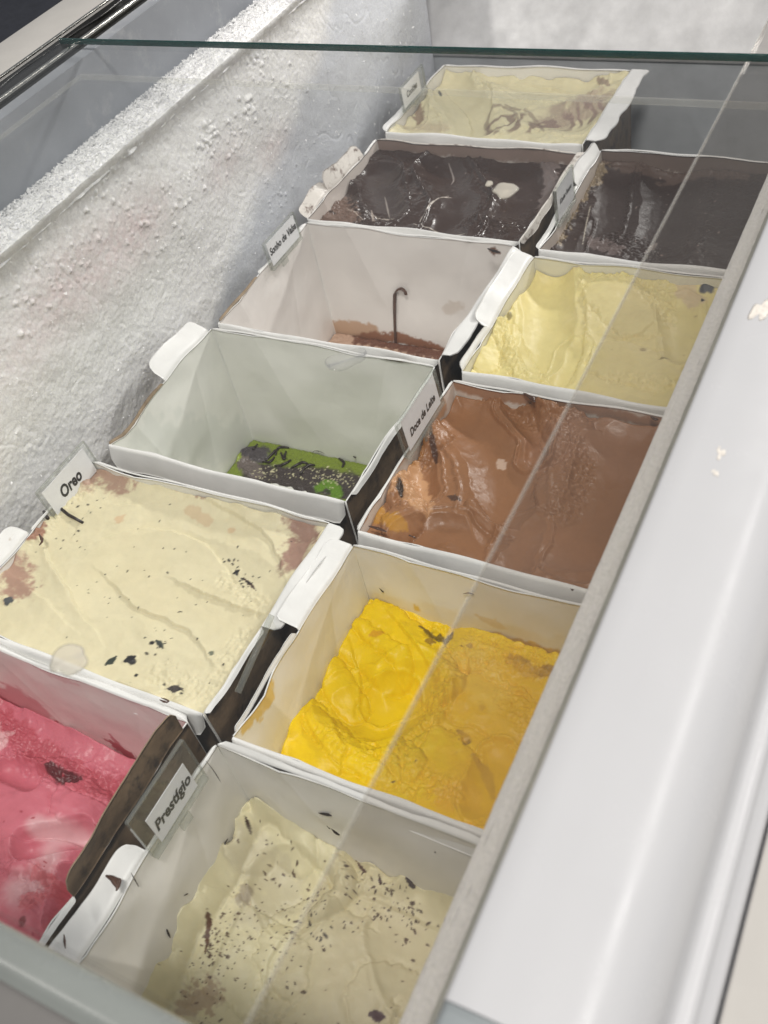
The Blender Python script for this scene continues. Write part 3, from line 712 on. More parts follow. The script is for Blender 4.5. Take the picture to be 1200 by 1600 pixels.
# ------------------------------------------------------------------ ice cream
def ice_cream(label, x0, x1, y0, y1, z, base, strokes=(), rough=(), paints=(), seed=0, amp=.0018, rough_all=.35, deep=1.0, spec=.35, folds=(), tilt=(0, 0), climb=.002, res=.00085,
              outline=None, mat=None, specks=None, gloss=.44, ripple=0, bumps=(), sss=.12, bump=.25):
    nx = int((x1 - x0) / res); ny = int((y1 - y0) / res)
    m_ = .0014
    x = np.linspace(x0 + m_, x1 - m_, nx); y = np.linspace(y0 + m_, y1 - m_, ny)
    X, Y = np.meshgrid(x, y, indexing='ij')
    cx, cy = (x0 + x1) / 2, (y0 + y1) / 2
    H = z + tilt[0] * (X - cx) / (x1 - x0) * 2 + tilt[1] * (Y - cy) / (y1 - y0) * 2
    H = H + fbm(X, Y, .07, seed, 2) * amp * 1.4 + fbm(X, Y, .022, seed + 5, 3) * amp
    for (bx, by, br, bh) in bumps: H = H + bh * np.exp(-((X - bx) ** 2 + (Y - by) ** 2) / br ** 2)
    torn = np.full(X.shape, float(rough_all))
    wx = X + fbm(X, Y, .020, seed + 61, 3) * .0026; wy = Y + fbm(X, Y, .020, seed + 62, 3) * .0026
    for si, st in enumerate(strokes):
        pts, r, dep = st[:3]; kw = st[3] if len(st) > 3 else {}
        D, T = dist_poly(wx, wy, smooth_path(pts))
        q = D / r
        if dep < 0:                                   # a raised lobe or crest with a crisp ragged border
            q = q * (1 + .16 * fbm(X, Y, .008, seed + 33 + si, 3)); tw = (.35 + .65 * np.sin(np.pi * np.clip(T, .03, .97))) if kw.get('tp', 0) else 1.0
            base_ = H if kw.get('add', 1) else z
            newH = base_ - dep * tw * np.clip(1 - q * q, 0, 1) ** kw.get('pw', .6)
            ins = q < .9; torn = np.where(ins, torn * kw.get('keep', .3), torn); torn = np.maximum(torn, .8 * kw.get('torn', .6) * np.exp(-((q - 1.0) / .08) ** 2))
            H = np.where(q < 1, newH, H - .0012 * np.exp(-((q - 1.0) / .10) ** 2)); continue
        flat_ = z + tilt[0] * (X - cx) / (x1 - x0) * 2 + tilt[1] * (Y - cy) / (y1 - y0) * 2 + fbm(X, Y, .05, seed + 40 + si, 2) * amp * .8
        dep = dep * deep
        cut = flat_ - dep + dep * 1.9 * q ** 2.2 + kw.get('rise', 0) * T
        inside = 1 - sstep(.86, 1.02, q)
        newH = np.where(q < 1.25, np.minimum(H, cut), H)
        # fine drag lines inside the stroke
        newH = newH + inside * .00006 * np.sin(D / .0016 + 2 * fbm(X, Y, .03, seed + si, 2))
        changed = (H - newH) > .00015
        lip = kw.get('lip', .0015) * np.exp(-((q - 1.0) / .06) ** 2) * (.6 + .9 * vnoise(X / .006, Y / .006, seed + si * 3))
        torn = np.where(changed & (q < 1), torn * (1 - .9 * inside), torn)
        torn = np.maximum(torn, .8 * np.exp(-((q - 1.04) / .06) ** 2) * kw.get('torn', .7) * (fbm(X, Y, .02, seed + 90 + si, 2) > -.15))
        H = newH + lip * (q > .8)
    for fi, fo in enumerate(folds):
        dh, ed = signed_fold(X + fbm(X, Y, .014, seed + 81 + fi, 3) * .0022, Y + fbm(X, Y, .014, seed + 91 + fi, 3) * .0022, fo[0], fo[1], fo[2])
        H = H + dh; torn = np.maximum(torn, ed * (fo[3] if len(fo) > 3 else .5) * (fbm(X, Y, .015, seed + 4 + fi, 2) > -.1))
    for (pts, r, a) in rough:
        D, T = dist_poly(X, Y, smooth_path(pts)); k = a * (1 - sstep(.5, 1.2, D / r + .3 * fbm(X, Y, .01, seed + 71, 3)))
        torn = np.maximum(torn, k)
    H = H + torn * (ridged(X, Y, .0050, seed + 8) - .55) * .0034 + torn * fbm(X, Y, .0024, seed + 9, 2) * .0021
    dw = np.minimum(np.minimum(X - x0, x1 - X), np.minimum(Y - y0, y1 - Y))
    H = H + climb * np.exp(-dw / .006) * (.6 + 1.6 * vnoise(X / .012, Y / .012, seed + 15)) - .0022 * np.exp(-dw / .0014)
    col = np.zeros((nx, ny, 3)) + np.array(base)
    col = mix_col(col, .30 * sstep(.0, .7, fbm(X, Y, .035, seed + 23, 3)), np.array(base) * np.array([.93, .90, .84]))
    col = mix_col(col, .30 * sstep(.1, .8, fbm(X, Y, .012, seed + 24, 3)), np.clip(np.array(base) * np.array([1.06, 1.06, 1.10]), 0, .95))
    for pi_, pt in enumerate(paints):
        pts, rad, rgb = pt[:3]; kw = dict(pt[3]) if len(pt) > 3 else {}
        if kw.pop('marble', False):
            D, T = dist_poly(X, Y, smooth_path(pts)); mm = 1 - sstep(.6, 1.1, D / rad + .4 * fbm(X, Y, .02, seed + 7, 3))
            ph = 11 * fbm(X, Y, .040, seed + 55, 3) + np.hypot(X - pts[0][0], Y - pts[0][1]) / .0034
            col = mix_col(col, kw.get('alpha', .8) * mm * sstep(-.35, .75, np.sin(ph) + .5 * fbm(X, Y, .006, seed + 8, 3)), rgb); continue
        dh = kw.pop('dh', 0); kw.setdefault('seed', seed + 100 + pi_)
        col = paint(col, X, Y, pts, rad, rgb, **kw)
        if dh:
            D, T = dist_poly(X, Y, smooth_path(pts)); H = H + dh * (1 - sstep(.5, 1.1, D / rad))
    if specks:
        rr = np.random.RandomState(seed + 3)
        for (n, cxs, cys, sx, sy, smin, smax, rgb) in specks:
            for k in range(n):
                px_, py_ = cxs + rr.randn() * sx, cys + rr.randn() * sy
                sz = rr.uniform(smin, smax) * rr.uniform(.5, 1); an = rr.uniform(0, math.pi); el = rr.uniform(1, 2.4)
                i0 = int((px_ - x[0]) / (x[1] - x[0])); j0 = int((py_ - y[0]) / (y[1] - y[0])); w = int(sz * 2.6 / res) + 2
                if i0 < w or j0 < w or i0 > nx - w - 1 or j0 > ny - w - 1: continue
                s_ = np.s_[i0 - w:i0 + w, j0 - w:j0 + w]
                u = (X[s_] - px_) * math.cos(an) + (Y[s_] - py_) * math.sin(an); v = -(X[s_] - px_) * math.sin(an) + (Y[s_] - py_) * math.cos(an)
                q = np.sqrt((u / (sz * el)) ** 2 + (v / sz) ** 2)
                mk = (1 - sstep(.6, 1.3, q)) * .92
                col[s_] = mix_col(col[s_], mk, rgb); H[s_] += mk * sz * .15
    if outline is not None:
        D = outline(X, Y); H = np.where(D > 0, H - np.clip(D * 1.2, 0, .03), H)
    H = np.maximum(H, BOT - .0012)
    top = np.stack([X, Y, H], 2)
    k = nx * ny
    idx = np.arange(k).reshape(nx, ny)
    loop = np.concatenate([idx[:, 0], idx[-1, 1:], idx[-2::-1, -1], idx[0, -2:0:-1]])
    skirt = top.reshape(-1, 3)[loop].copy(); skirt[:, 2] = BOT - .001
    V = np.concatenate([top.reshape(-1, 3), skirt]); c = np.concatenate([col.reshape(-1, 3), col.reshape(-1, 3)[loop]])
    ns = len(loop); a = np.arange(ns); b = (a + 1) % ns
    E = np.stack([loop[a], k + a, k + b, loop[b]], 1)
    mt = mat or surf_mat('ice cream ' + str(seed), rough=gloss, attr=True, mottling=.04, noise_scale=110, bump=bump, bump_scale=900, bump_dist=.0007, bump2=(160, .22, .0018), sss=sss, spec=spec)
    o = make_obj('ice_cream', V, np.concatenate([grid_faces(nx, ny), E]), mt, None, None, True, c)
    tag(o, label, 'ice cream')
    o['_h'] = 0
    del o['_h']
    return o, (x, y, H)


def ground(hf, px, py, lift=0):
    x, y, H = hf
    i = int(np.clip(np.searchsorted(x, px), 0, len(x) - 1)); j = int(np.clip(np.searchsorted(y, py), 0, len(y) - 1))
    return (px, py, float(H[i, j]) + lift)

CR = np.array([.69, .625, .42])
BLK = (.018, .017, .018)

# pale cream with cookie bits
ice, hf = ice_cream('pale cream ice cream with black cookie bits and pinkish brown corners', .000, .241, .369, .548, -.0105, CR,
    strokes=[([(0.096,0.457),(0.138,0.471),(0.199,0.452)], .062, .0075, dict(torn=.1, lip=.0002))],
    folds=[([(0.129,0.394),(0.067,0.427),(0.021,0.454),(-0.021,0.489)], .0042, .016, .3), ([(0.052,0.559),(0.126,0.545),(0.195,0.527),(0.237,0.487)], .0034, .018, .5), ([(0.041,0.467),(0.081,0.505),(0.145,0.507),(0.202,0.472)], -.0030, .020, .3),
           ([(0.064,0.46),(0.129,0.435),(0.179,0.43),(0.231,0.403)], .0030, .020, .4), ([(0.128,0.471),(0.186,0.463),(0.237,0.462)], .0032, .016, .7), ([(0.106,0.395),(0.04,0.418),(0.004,0.427)], .0022, .014, .3), ([(0.07,0.529),(0.029,0.509),(0.031,0.471)], .0020, .016, .2)],
    rough=[([(0.002,0.462),(0,0.5),(0.009,0.534)], .010, .7), ([(0.226,0.437),(0.228,0.391),(0.185,0.387)], .014, .5), ([(0.179,0.484),(0.233,0.463)], .010, .5)],
    paints=[([(0.001,0.533),(0.011,0.547),(0.037,0.541)], .0085, (.36, .21, .16), dict(edge=1.2, nscale=.005, alpha=.85, soft=.6)), ([(-0.001,0.475),(0.002,0.462)], .005, (.34, .18, .12), dict(edge=.8)),
            ([(0.212,0.553),(0.222,0.539),(0.228,0.513)], .010, (.28, .15, .12), dict(edge=1.1, nscale=.005, alpha=.9, soft=.6, dh=-.001)), ([(0.005,0.431),(0.024,0.416)], .0095, (.38, .22, .17), dict(edge=1.1, nscale=.005, alpha=.9, soft=.6)),
            ([(0.094,0.553),(0.12,0.555)], .006, (.36, .20, .15), dict(edge=1, alpha=.7)), ([(0.114,0.534),(0.132,0.529)], .005, (.60, .45, .28), dict(edge=.7, alpha=.7)),
            ([(0.056,0.507)], .004, (.62, .42, .25), dict(edge=.9, alpha=.7)), ([(0.158,0.526)], .003, (.6, .42, .25), dict(edge=.8, alpha=.7)),
            ([(0.02,0.403),(0.026,0.404)], .0040, (.08, .085, .09), dict(edge=.4, dh=.0012)),
            ([(0.184,0.49),(0.187,0.493)], .0024, BLK, dict(edge=.5, dh=.0008)), ([(0.194,0.488),(0.211,0.48)], .0010, (.08, .05, .04), dict(edge=1.0, nscale=.003)),
            ([(0.153,0.389),(0.157,0.395)], .0032, BLK, dict(edge=.4, dh=.001)), ([(0.141,0.381),(0.143,0.39)], .0018, (.03, .04, .03), dict(edge=.8)),
            ([(0.162,0.41)], .0020, BLK, dict(edge=.5)), ([(0.164,0.413),(0.173,0.409)], .0017, (.05, .06, .05), dict(edge=.8)), ([(0.168,0.382)], .0012, BLK, dict(edge=.5)),
            ([(0.198,0.381),(0.208,0.384)], .0020, (.06, .05, .045), dict(edge=.9)), ([(0.211,0.418)], .0022, (.16, .17, .12), dict(edge=1)), ([(0.115,0.554)], .0020, (.04, .02, .02), dict(edge=.6))],
    specks=[(70, .13, .45, .06, .05, .0004, .0009, BLK), (18, .02, .50, .012, .02, .0005, .0012, BLK), (12, *[(0.2,0.483)][0], .004, .004, .0005, .0014, BLK), (9, *[(0.156,0.391)][0], .0025, .0018, .0008, .0018, BLK), (8, *[(0.167,0.41)][0], .003, .003, .0006, .0013, BLK), (8, *[(0.203,0.382)][0], .006, .0015, .0005, .0012, BLK), (8, *[(0.175,0.498)][0], .003, .003, .0006, .0015, BLK), (6, *[(0.115,0.552)][0], .004, .002, .0005, .0014, (.06, .03, .03)), (6, *[(0.236,0.487)][0], .003, .004, .0004, .001, BLK)], seed=200, amp=.0014, rough_all=.06, deep=.8, climb=.006)
tube('dark_strip', [ground(hf, *[(-0.004,0.499)][0][:2], .001), ground(hf, *[(0.012,0.495)][0][:2], .0012), ground(hf, *[(0.03,0.492)][0][:2], .0010)], [.0014, .0015, .0013], M['choc'], ice)  # thin dark strips laid on the cream near the left rim
tube('dark_strip', [ground(hf, *[(-0.011,0.49)][0][:2], .001), ground(hf, *[(0.003,0.482)][0][:2], .001)], [.0012, .0016], M['choc'], ice)

# brown caramel milk
ice, hf = ice_cream('brown caramel ice cream with glossy scoop marks filling its carton', .268, .508, .549, .728, -.013, (.30, .142, .064),
    strokes=[([(0.28,0.712),(0.325,0.676),(0.353,0.631),(0.359,0.591)], .036, .010), ([(0.303,0.56),(0.326,0.581),(0.357,0.571)], .024, .009), ([(0.274,0.646),(0.292,0.613)], .016, .007),
             ([(0.264,0.612),(0.289,0.59),(0.288,0.569)], .014, -.0075, dict(torn=1, keep=.9)), ([(0.258,0.681),(0.275,0.67)], .014, -.006, dict(torn=1, keep=.9)), ([(0.332,0.611),(0.351,0.599),(0.373,0.596)], .0050, -.0045, dict(torn=1)),
             ([(0.323,0.724),(0.354,0.7),(0.361,0.675)], .016, .0095, dict(lip=.0035)), ([(0.349,0.731),(0.372,0.697),(0.375,0.675)], .010, -.004), ([(0.382,0.7),(0.404,0.683),(0.396,0.644)], .024, -.0050, dict(torn=1, keep=.8)),
             ([(0.423,0.703),(0.433,0.641),(0.424,0.592)], .034, .0065), ([(0.382,0.598),(0.384,0.566)], .022, .006), ([(0.3,0.735),(0.349,0.731),(0.377,0.73)], .010, -.005, dict(torn=1, keep=.9))],
    rough=[([(0.269,0.614),(0.286,0.597)], .014, 1.0), ([(0.263,0.683),(0.274,0.646)], .012, .9), ([(0.374,0.705),(0.399,0.667),(0.403,0.625)], .014, .8), ([(0.295,0.733),(0.359,0.717),(0.397,0.735)], .010, .7)],
    paints=[([(0.274,0.608),(0.293,0.599),(0.27,0.629)], .010, (.58, .33, .17), dict(edge=.7, alpha=.8)), ([(0.256,0.58),(0.268,0.574),(0.288,0.569)], .006, (.45, .22, .03), dict(edge=.8, alpha=.9)),
            ([(0.257,0.657),(0.259,0.642)], .011, (.36, .15, .03), dict(edge=.6, alpha=.8)), ([(0.282,0.743),(0.306,0.736)], .008, (.24, .09, .04), dict(edge=.7, dh=.001)),
            ([(0.328,0.749),(0.337,0.748)], .005, (.22, .07, .04), dict(edge=.7, dh=.001)), ([(0.375,0.742),(0.387,0.741)], .004, (.18, .06, .04), dict(edge=.7, dh=.002)),
            ([(0.375,0.69),(0.404,0.713),(0.441,0.694)], .026, (.35, .19, .12), dict(edge=.5, alpha=.55, soft=.5)), ([(0.273,0.669),(0.287,0.646)], .0022, (.08, .035, .02), dict(edge=.5, dh=-.001)),
            ([(0.272,0.611),(0.281,0.595)], .0022, (.05, .03, .02), dict(edge=.5, dh=-.0015)), ([(0.312,0.613),(0.323,0.612)], .0018, (.1, .05, .03), dict(edge=1)),
            ([(0.331,0.671),(0.339,0.663)], .0040, (.62, .46, .36), dict(edge=.8, alpha=.75)), ([(0.261,0.714),(0.266,0.705)], .0022, (.8, .72, .55), dict(edge=.5)),
            ([(0.4,0.591),(0.426,0.586)], .02, (.36, .17, .08), dict(edge=.5, alpha=.5, soft=.5))],
    seed=300, amp=.0018, rough_all=.08, climb=.004, gloss=.34, bump=.18, deep=1.0, spec=.35)
tube('syrup_drip', [(.4385, .5462, .0005), (.4385, .5448, -.008), (.4380, .5450, -.018)], [.0032, .0022, .0012], M['syrup'], ice, .4)
tube('syrup_drip', [(.4040, .5462, .0005), (.4045, .5448, -.006), (.4045, .5450, -.011)], [.0022, .0011, .0006], M['syrup'], ice, .4)

# bright yellow
ice, hf = ice_cream('bright yellow ice cream with scoop marks and a few dark smears', .271, .508, .361, .533, -.069, (.84, .59, .001),
    strokes=[([(0.307,0.444),(0.328,0.446),(0.338,0.467)], .034, .013), ([(0.274,0.415),(0.296,0.395)], .022, -.008), ([(0.288,0.514),(0.321,0.503),(0.358,0.48)], .019, -.0095, dict(torn=.3)), ([(0.278,0.494),(0.315,0.482)], .017, -.0055, dict(torn=.2)),
             ([(0.275,0.462),(0.298,0.446)], .0125, -.0060, dict(torn=.6)), ([(0.317,0.456),(0.328,0.466)], .017, .0075, dict(lip=.002)), ([(0.287,0.42),(0.315,0.408),(0.348,0.404)], .0125, -.0050, dict(torn=1)), ([(0.345,0.421),(0.363,0.415)], .012, -.006, dict(torn=1)),
             ([(0.363,0.518),(0.401,0.513),(0.426,0.51)], .020, -.0065, dict(torn=1, keep=.8)), ([(0.385,0.478),(0.416,0.473)], .022, -.0035, dict(torn=.6)), ([(0.378,0.426),(0.404,0.41),(0.396,0.397)], .022, -.0045, dict(torn=.9, keep=.7)), ([(0.421,0.437),(0.42,0.406)], .018, .0045)],
    rough=[([(0.335,0.52),(0.358,0.492),(0.359,0.446),(0.352,0.416)], .012, 1.0), ([(0.37,0.514),(0.423,0.52)], .018, .8), ([(0.302,0.414),(0.367,0.406),(0.398,0.403)], .012, .8), ([(0.411,0.487),(0.439,0.465)], .014, .6)],
    paints=[([(0.324,0.52),(0.343,0.515),(0.347,0.524)], .0035, (.16, .10, .01), dict(edge=.8, nscale=.005, alpha=.9)), ([(0.335,0.507),(0.34,0.51)], .0028, (.3, .16, .02), dict(edge=.7, alpha=.8)),
            ([(0.403,0.515),(0.417,0.51),(0.428,0.513)], .0048, (.22, .10, .03), dict(edge=.7, alpha=.85)), ([(0.384,0.45),(0.392,0.447),(0.393,0.442)], .0026, (.10, .06, .03), dict(edge=.9, nscale=.004)),
            ([(0.402,0.436),(0.416,0.427),(0.425,0.414)], .0032, (.13, .08, .05), dict(edge=.4)), ([(0.394,0.471)], .0022, (.25, .15, .05), dict(edge=.7)), ([(0.367,0.514)], .0022, (.25, .16, .08), dict(edge=.5)),
            ([(0.399,0.4),(0.41,0.407)], .009, (.66, .36, .08), dict(edge=.7, alpha=.5)), ([(0.402,0.484),(0.428,0.445),(0.422,0.412)], .040, (.78, .45, .006), dict(edge=.4, alpha=.8, soft=.6)),
            ([(0.37,0.502),(0.391,0.486)], .016, (.86, .60, .10), dict(edge=.6, alpha=.5, soft=.5)), ([(0.29,0.499),(0.298,0.505)], .0025, (.70, .38, .01), dict(edge=.7))],
    specks=[(14, .36, .44, .04, .04, .0004, .0010, (.2, .12, .02))], folds=[([(0.287,0.527),(0.319,0.508),(0.36,0.477)], .0050, .012, .3), ([(0.273,0.493),(0.297,0.464),(0.303,0.437)], -.0040, .012, .5), ([(0.273,0.42),(0.311,0.395),(0.354,0.393)], .0040, .010, .9), ([(0.356,0.521),(0.374,0.497),(0.365,0.465),(0.365,0.421)], .0040, .016, 1.0)], seed=400, amp=.0026, rough_all=.10, climb=.005, gloss=.40, deep=1.1, spec=.3)

# coconut cream with chocolate flecks, low in the nearest carton
ice, hf = ice_cream('pale greenish cream ice cream strewn with dark chocolate flecks in the nearest carton', .264, .508, .172, .351, -.114, (.76, .70, .47),
    strokes=[([(0.308,0.315),(0.319,0.305)], .026, .006), ([(0.266,0.215),(0.267,0.26),(0.268,0.318),(0.269,0.344),(0.287,0.352),(0.324,0.343),(0.345,0.332),(0.338,0.308)], .0085, -.0105, dict(torn=.4, pw=.8)), ([(0.277,0.322),(0.283,0.34),(0.309,0.34)], .013, -.006, dict(torn=.2)),
             ([(0.345,0.332),(0.37,0.342),(0.407,0.346)], .007, -.0055, dict(torn=.8)), ([(0.291,0.265),(0.324,0.262)], .030, -.004, dict(torn=.2)), ([(0.34,0.286),(0.374,0.278),(0.379,0.251)], .034, -.0065, dict(torn=.2)), ([(0.398,0.324),(0.418,0.301)], .030, .004),
             ([(0.402,0.278),(0.424,0.279)], .024, -.004, dict(torn=.2))],
    rough=[([(0.338,0.346),(0.354,0.334)], .012, .9), ([(0.287,0.264),(0.284,0.227)], .010, .7), ([(0.332,0.256),(0.338,0.238)], .014, .6)],
    paints=[([(0.269,0.339),(0.275,0.332)], .0010, (.06, .03, .02), dict(edge=.7)), ([(0.276,0.319),(0.306,0.309),(0.294,0.294)], .014, (.52, .47, .36), dict(edge=.7, alpha=.45, soft=.5)),
            ([(0.285,0.3),(0.287,0.295)], .0045, (.28, .22, .18), dict(edge=.9, alpha=.6)), ([(0.386,0.31),(0.387,0.271),(0.417,0.284)], .030, (.74, .66, .46), dict(edge=.5, alpha=.5, soft=.6)),
            ([(0.287,0.224),(0.296,0.232)], .008, (.36, .22, .15), dict(edge=1, alpha=.6, nscale=.004)), ([(0.399,0.266),(0.407,0.268)], .0028, (.10, .05, .06), dict(edge=.9)),
            ([(0.386,0.349),(0.392,0.348)], .0011, (.07, .05, .05), dict(edge=.8)), ([(0.366,0.346),(0.369,0.341)], .0010, (.07, .03, .02), dict(edge=.5)),
            ([(0.273,0.276),(0.283,0.253)], .0011, (.14, .07, .04), dict(edge=1, nscale=.004)), ([(0.346,0.349),(0.357,0.344)], .0008, (.12, .06, .04), dict(edge=.9))],
    specks=[(90, *[(0.287,0.259)][0], .008, .016, .0003, .0009, (.09, .045, .03)), (95, *[(0.301,0.265)][0], .022, .020, .0004, .00095, (.11, .065, .045)), (60, *[(0.334,0.297)][0], .022, .014, .0004, .0011, (.10, .06, .045)),
            (75, *[(0.383,0.327)][0], .028, .009, .0004, .0012, (.10, .05, .035)), (26, *[(0.292,0.323)][0], .012, .012, .0004, .0011, (.10, .06, .045)),
            (40, *[(0.373,0.336)][0], .020, .006, .0005, .0012, (.07, .035, .025)), (14, *[(0.342,0.3)][0], .006, .006, .0007, .0015, (.035, .02, .02)), (60, .38, .26, .05, .04, .0003, .0009, (.12, .06, .04))],
    bumps=[(*[(0.281,0.342)][0], .03, .008)], folds=[([(0.292,0.231),(0.29,0.274),(0.286,0.316)], .0030, .014, .3), ([(0.332,0.301),(0.324,0.27),(0.338,0.238)], -.0035, .018, .3), ([(0.349,0.329),(0.385,0.332),(0.418,0.332)], .0030, .014, .4)], seed=500, amp=.0026, rough_all=.08, deep=1.0, climb=.014, tilt=(-.010, .0))

# pale yellow on the right
ice, hf = ice_cream('pale yellow ice cream with smooth scoop marks near the right ledge', .271, .508, .743, .918, -.014, (.74, .64, .29),
    strokes=[([(0.286,0.901),(0.313,0.845),(0.326,0.792)], .032, .0085), ([(0.345,0.815),(0.351,0.771)], .018, .006), ([(0.26,0.834),(0.28,0.771)], .012, -.005, dict(torn=1, keep=.9)), ([(0.279,0.818),(0.324,0.765)], .013, -.004, dict(torn=.5)),
             ([(0.357,0.895),(0.391,0.863)], .028, -.0045, dict(torn=.7)), ([(0.385,0.806),(0.421,0.798)], .024, -.004, dict(torn=.6)), ([(0.418,0.888),(0.44,0.828)], .022, .005)],
    rough=[([(0.257,0.843),(0.286,0.801),(0.314,0.762)], .010, .9), ([(0.324,0.919),(0.377,0.909),(0.402,0.885)], .010, .8), ([(0.396,0.924),(0.412,0.868)], .010, .7), ([(0.393,0.782),(0.431,0.783)], .010, .6)],
    paints=[([(0.302,0.929),(0.311,0.922)], .0055, (.66, .50, .36), dict(edge=.7, alpha=.7)), ([(0.417,0.913),(0.429,0.9)], .007, (.60, .46, .34), dict(edge=.8, alpha=.6)), ([(0.435,0.915),(0.438,0.916)], .0048, (.05, .055, .065), dict(edge=.4, dh=.001)),
            ([(0.436,0.902)], .0018, BLK, dict(edge=.5)), ([(0.363,0.876),(0.401,0.828),(0.406,0.777)], .034, (.76, .65, .36), dict(edge=.5, alpha=.5, soft=.6)), ([(0.274,0.845),(0.276,0.835)], .0016, (.3, .25, .1), dict(edge=.6)),
            ([(0.406,0.82)], .0025, (.45, .36, .18), dict(edge=.6)), ([(0.423,0.81),(0.43,0.814)], .0012, (.4, .33, .16), dict(edge=.6)), ([(0.268,0.769)], .0020, (.3, .22, .1), dict(edge=1))],
    specks=[(26, .45, .84, .03, .04, .0003, .0009, (.3, .25, .12))], folds=[([(0.312,0.928),(0.344,0.852),(0.356,0.799),(0.354,0.763)], .0036, .018, .8), ([(0.252,0.905),(0.272,0.836),(0.324,0.765)], -.0030, .016, .5), ([(0.358,0.837),(0.393,0.835),(0.412,0.868)], .0025, .014, .7)], seed=600, amp=.0022, rough_all=.08, deep=1.3, climb=.005)

CH = np.array([.046, .029, .024])
CHL = (.24, .18, .16)
# chocolate, left
ice, hf = ice_cream('dark chocolate ice cream with a glossy raised fold, left of the other chocolate', .000, .246, .941, 1.112, -.014, CH,
    strokes=[([(0.022,1.065),(0.067,0.99)], .030, .007), ([(0.093,1.089),(0.143,1.029),(0.155,0.967)], .034, .007, dict(lip=.003)), ([(0.167,1.1),(0.209,1.052),(0.209,1.014)], .036, .006), ([(0.003,1.02),(0.015,0.981)], .018, .004)],
    rough=[([(0.001,0.992),(0.079,0.966)], .02, .7), ([(0.175,0.989),(0.218,0.99)], .02, .5)],
    paints=[([(-0.005,0.972),(0.036,0.965),(-0.013,1.018)], .010, (.20, .13, .10), dict(edge=1, nscale=.005, alpha=.7)), ([(0.182,1.123),(0.219,1.104),(0.242,1.019)], .007, (.20, .16, .15), dict(edge=.9, alpha=.7)),
            ([(0.082,1.132),(0.114,1.133)], .010, (.15, .11, .10), dict(edge=.7, alpha=.6)), ([(0.116,0.979),(0.117,1.018),(0.123,1.039)], .0007, (.5, .45, .4), dict(edge=.3)), ([(0.11,0.974),(0.147,0.969),(0.18,0.968)], .0006, (.42, .38, .33), dict(edge=.3)),
            ([(0.119,1.031),(0.128,1.037)], .0008, (.55, .5, .45), dict(edge=.3)), ([(0.049,0.987),(0.088,0.981)], .0006, (.4, .35, .3), dict(edge=.3)), ([(0.049,1.027),(0.076,0.985)], .0006, (.3, .26, .23), dict(edge=.3)),
            ([(0.016,0.995),(0.054,0.968)], .0006, (.4, .33, .28), dict(edge=.4)), ([(0.049,0.994),(0.068,0.964)], .0010, (.4, .34, .3), dict(edge=.4)), ([(0.095,1.104),(0.112,1.078),(0.115,1.065)], .0007, (.3, .26, .24), dict(edge=.3))],
    specks=[(60, .12, 1.03, .09, .06, .0003, .0009, CHL)],
    bumps=[(*[(0.064,1.064)][0], .018, .007)], seed=700, amp=.0034, rough_all=.14, climb=.003, gloss=.22, sss=0, bump=.10)
# chocolate, right
ice, hf = ice_cream('dark chocolate ice cream in the farthest carton of the right row', .271, .508, .932, 1.122, -.016, CH * .9,
    strokes=[([(0.298,1.082),(0.317,1.023),(0.312,0.975)], .036, .007), ([(0.353,1.103),(0.369,1.02),(0.367,0.963)], .040, .007), ([(0.282,1.005),(0.287,0.97)], .018, .004)],
    rough=[([(0.271,0.979),(0.271,1.078),(0.272,1.118)], .010, 1.0), ([(0.327,0.989),(0.37,0.975)], .02, .6), ([(0.282,1.132),(0.413,1.124)], .012, .8)],
    paints=[([(0.271,0.973),(0.269,1.052),(0.276,1.115)], .0055, (.24, .18, .11), dict(edge=1.1, nscale=.005, alpha=.8)), ([(0.278,1.121),(0.342,1.117),(0.42,1.119)], .009, (.13, .088, .07), dict(edge=1, nscale=.010, alpha=.6)),
            ([(0.309,0.986),(0.332,0.973)], .007, (.17, .13, .12), dict(edge=1, alpha=.7)), ([(0.362,0.979),(0.367,0.996)], .0030, (.26, .22, .2), dict(edge=.9, alpha=.8)), ([(0.298,0.978),(0.285,1.042)], .0005, (.4, .36, .3), dict(edge=.3))],
    specks=[(70, .39, 1.03, .06, .05, .0003, .0010, CHL)], seed=800, amp=.0030, rough_all=.16, climb=.003, gloss=.42, sss=0, bump=.12, spec=.25)
# cream with brown swirl
sw = [([(0.123,1.182),(0.163,1.194),(0.198,1.205),(0.23,1.224)], .024, (.20, .135, .115), dict(marble=True, alpha=.8)), ([(0.188,1.212),(0.218,1.238)], .022, (.32, .23, .20), dict(edge=.9, nscale=.014, alpha=.65, soft=.5)),
      ([(0.122,1.174),(0.104,1.195),(0.105,1.219),(0.129,1.218),(0.149,1.192)], .0026, (.20, .14, .12), dict(edge=.9, nscale=.010, alpha=.6, soft=.5)), ([(0.117,1.227),(0.155,1.215),(0.186,1.174)], .0026, (.22, .16, .13), dict(edge=.9, nscale=.010, alpha=.6, soft=.5)),
      ([(0.001,1.218),(0.02,1.187)], .0060, (.26, .17, .13), dict(edge=.9, alpha=.8)), ([(0.014,1.17),(0.059,1.167)], .0085, (.42, .33, .24), dict(edge=.9, alpha=.5, soft=.5)), ([(0.009,1.269),(0.016,1.258)], .0018, BLK, dict(edge=.5)),
      ([(0.052,1.325),(0.097,1.323)], .0040, (.2, .13, .1), dict(edge=.9, alpha=.8)), ([(0.208,1.302),(0.228,1.279)], .0040, (.3, .22, .18), dict(edge=.8, alpha=.8)), ([(-0.02,1.241),(-0.019,1.259),(-0.017,1.294)], .0050, (.5, .4, .28), dict(edge=.9, alpha=.5))]
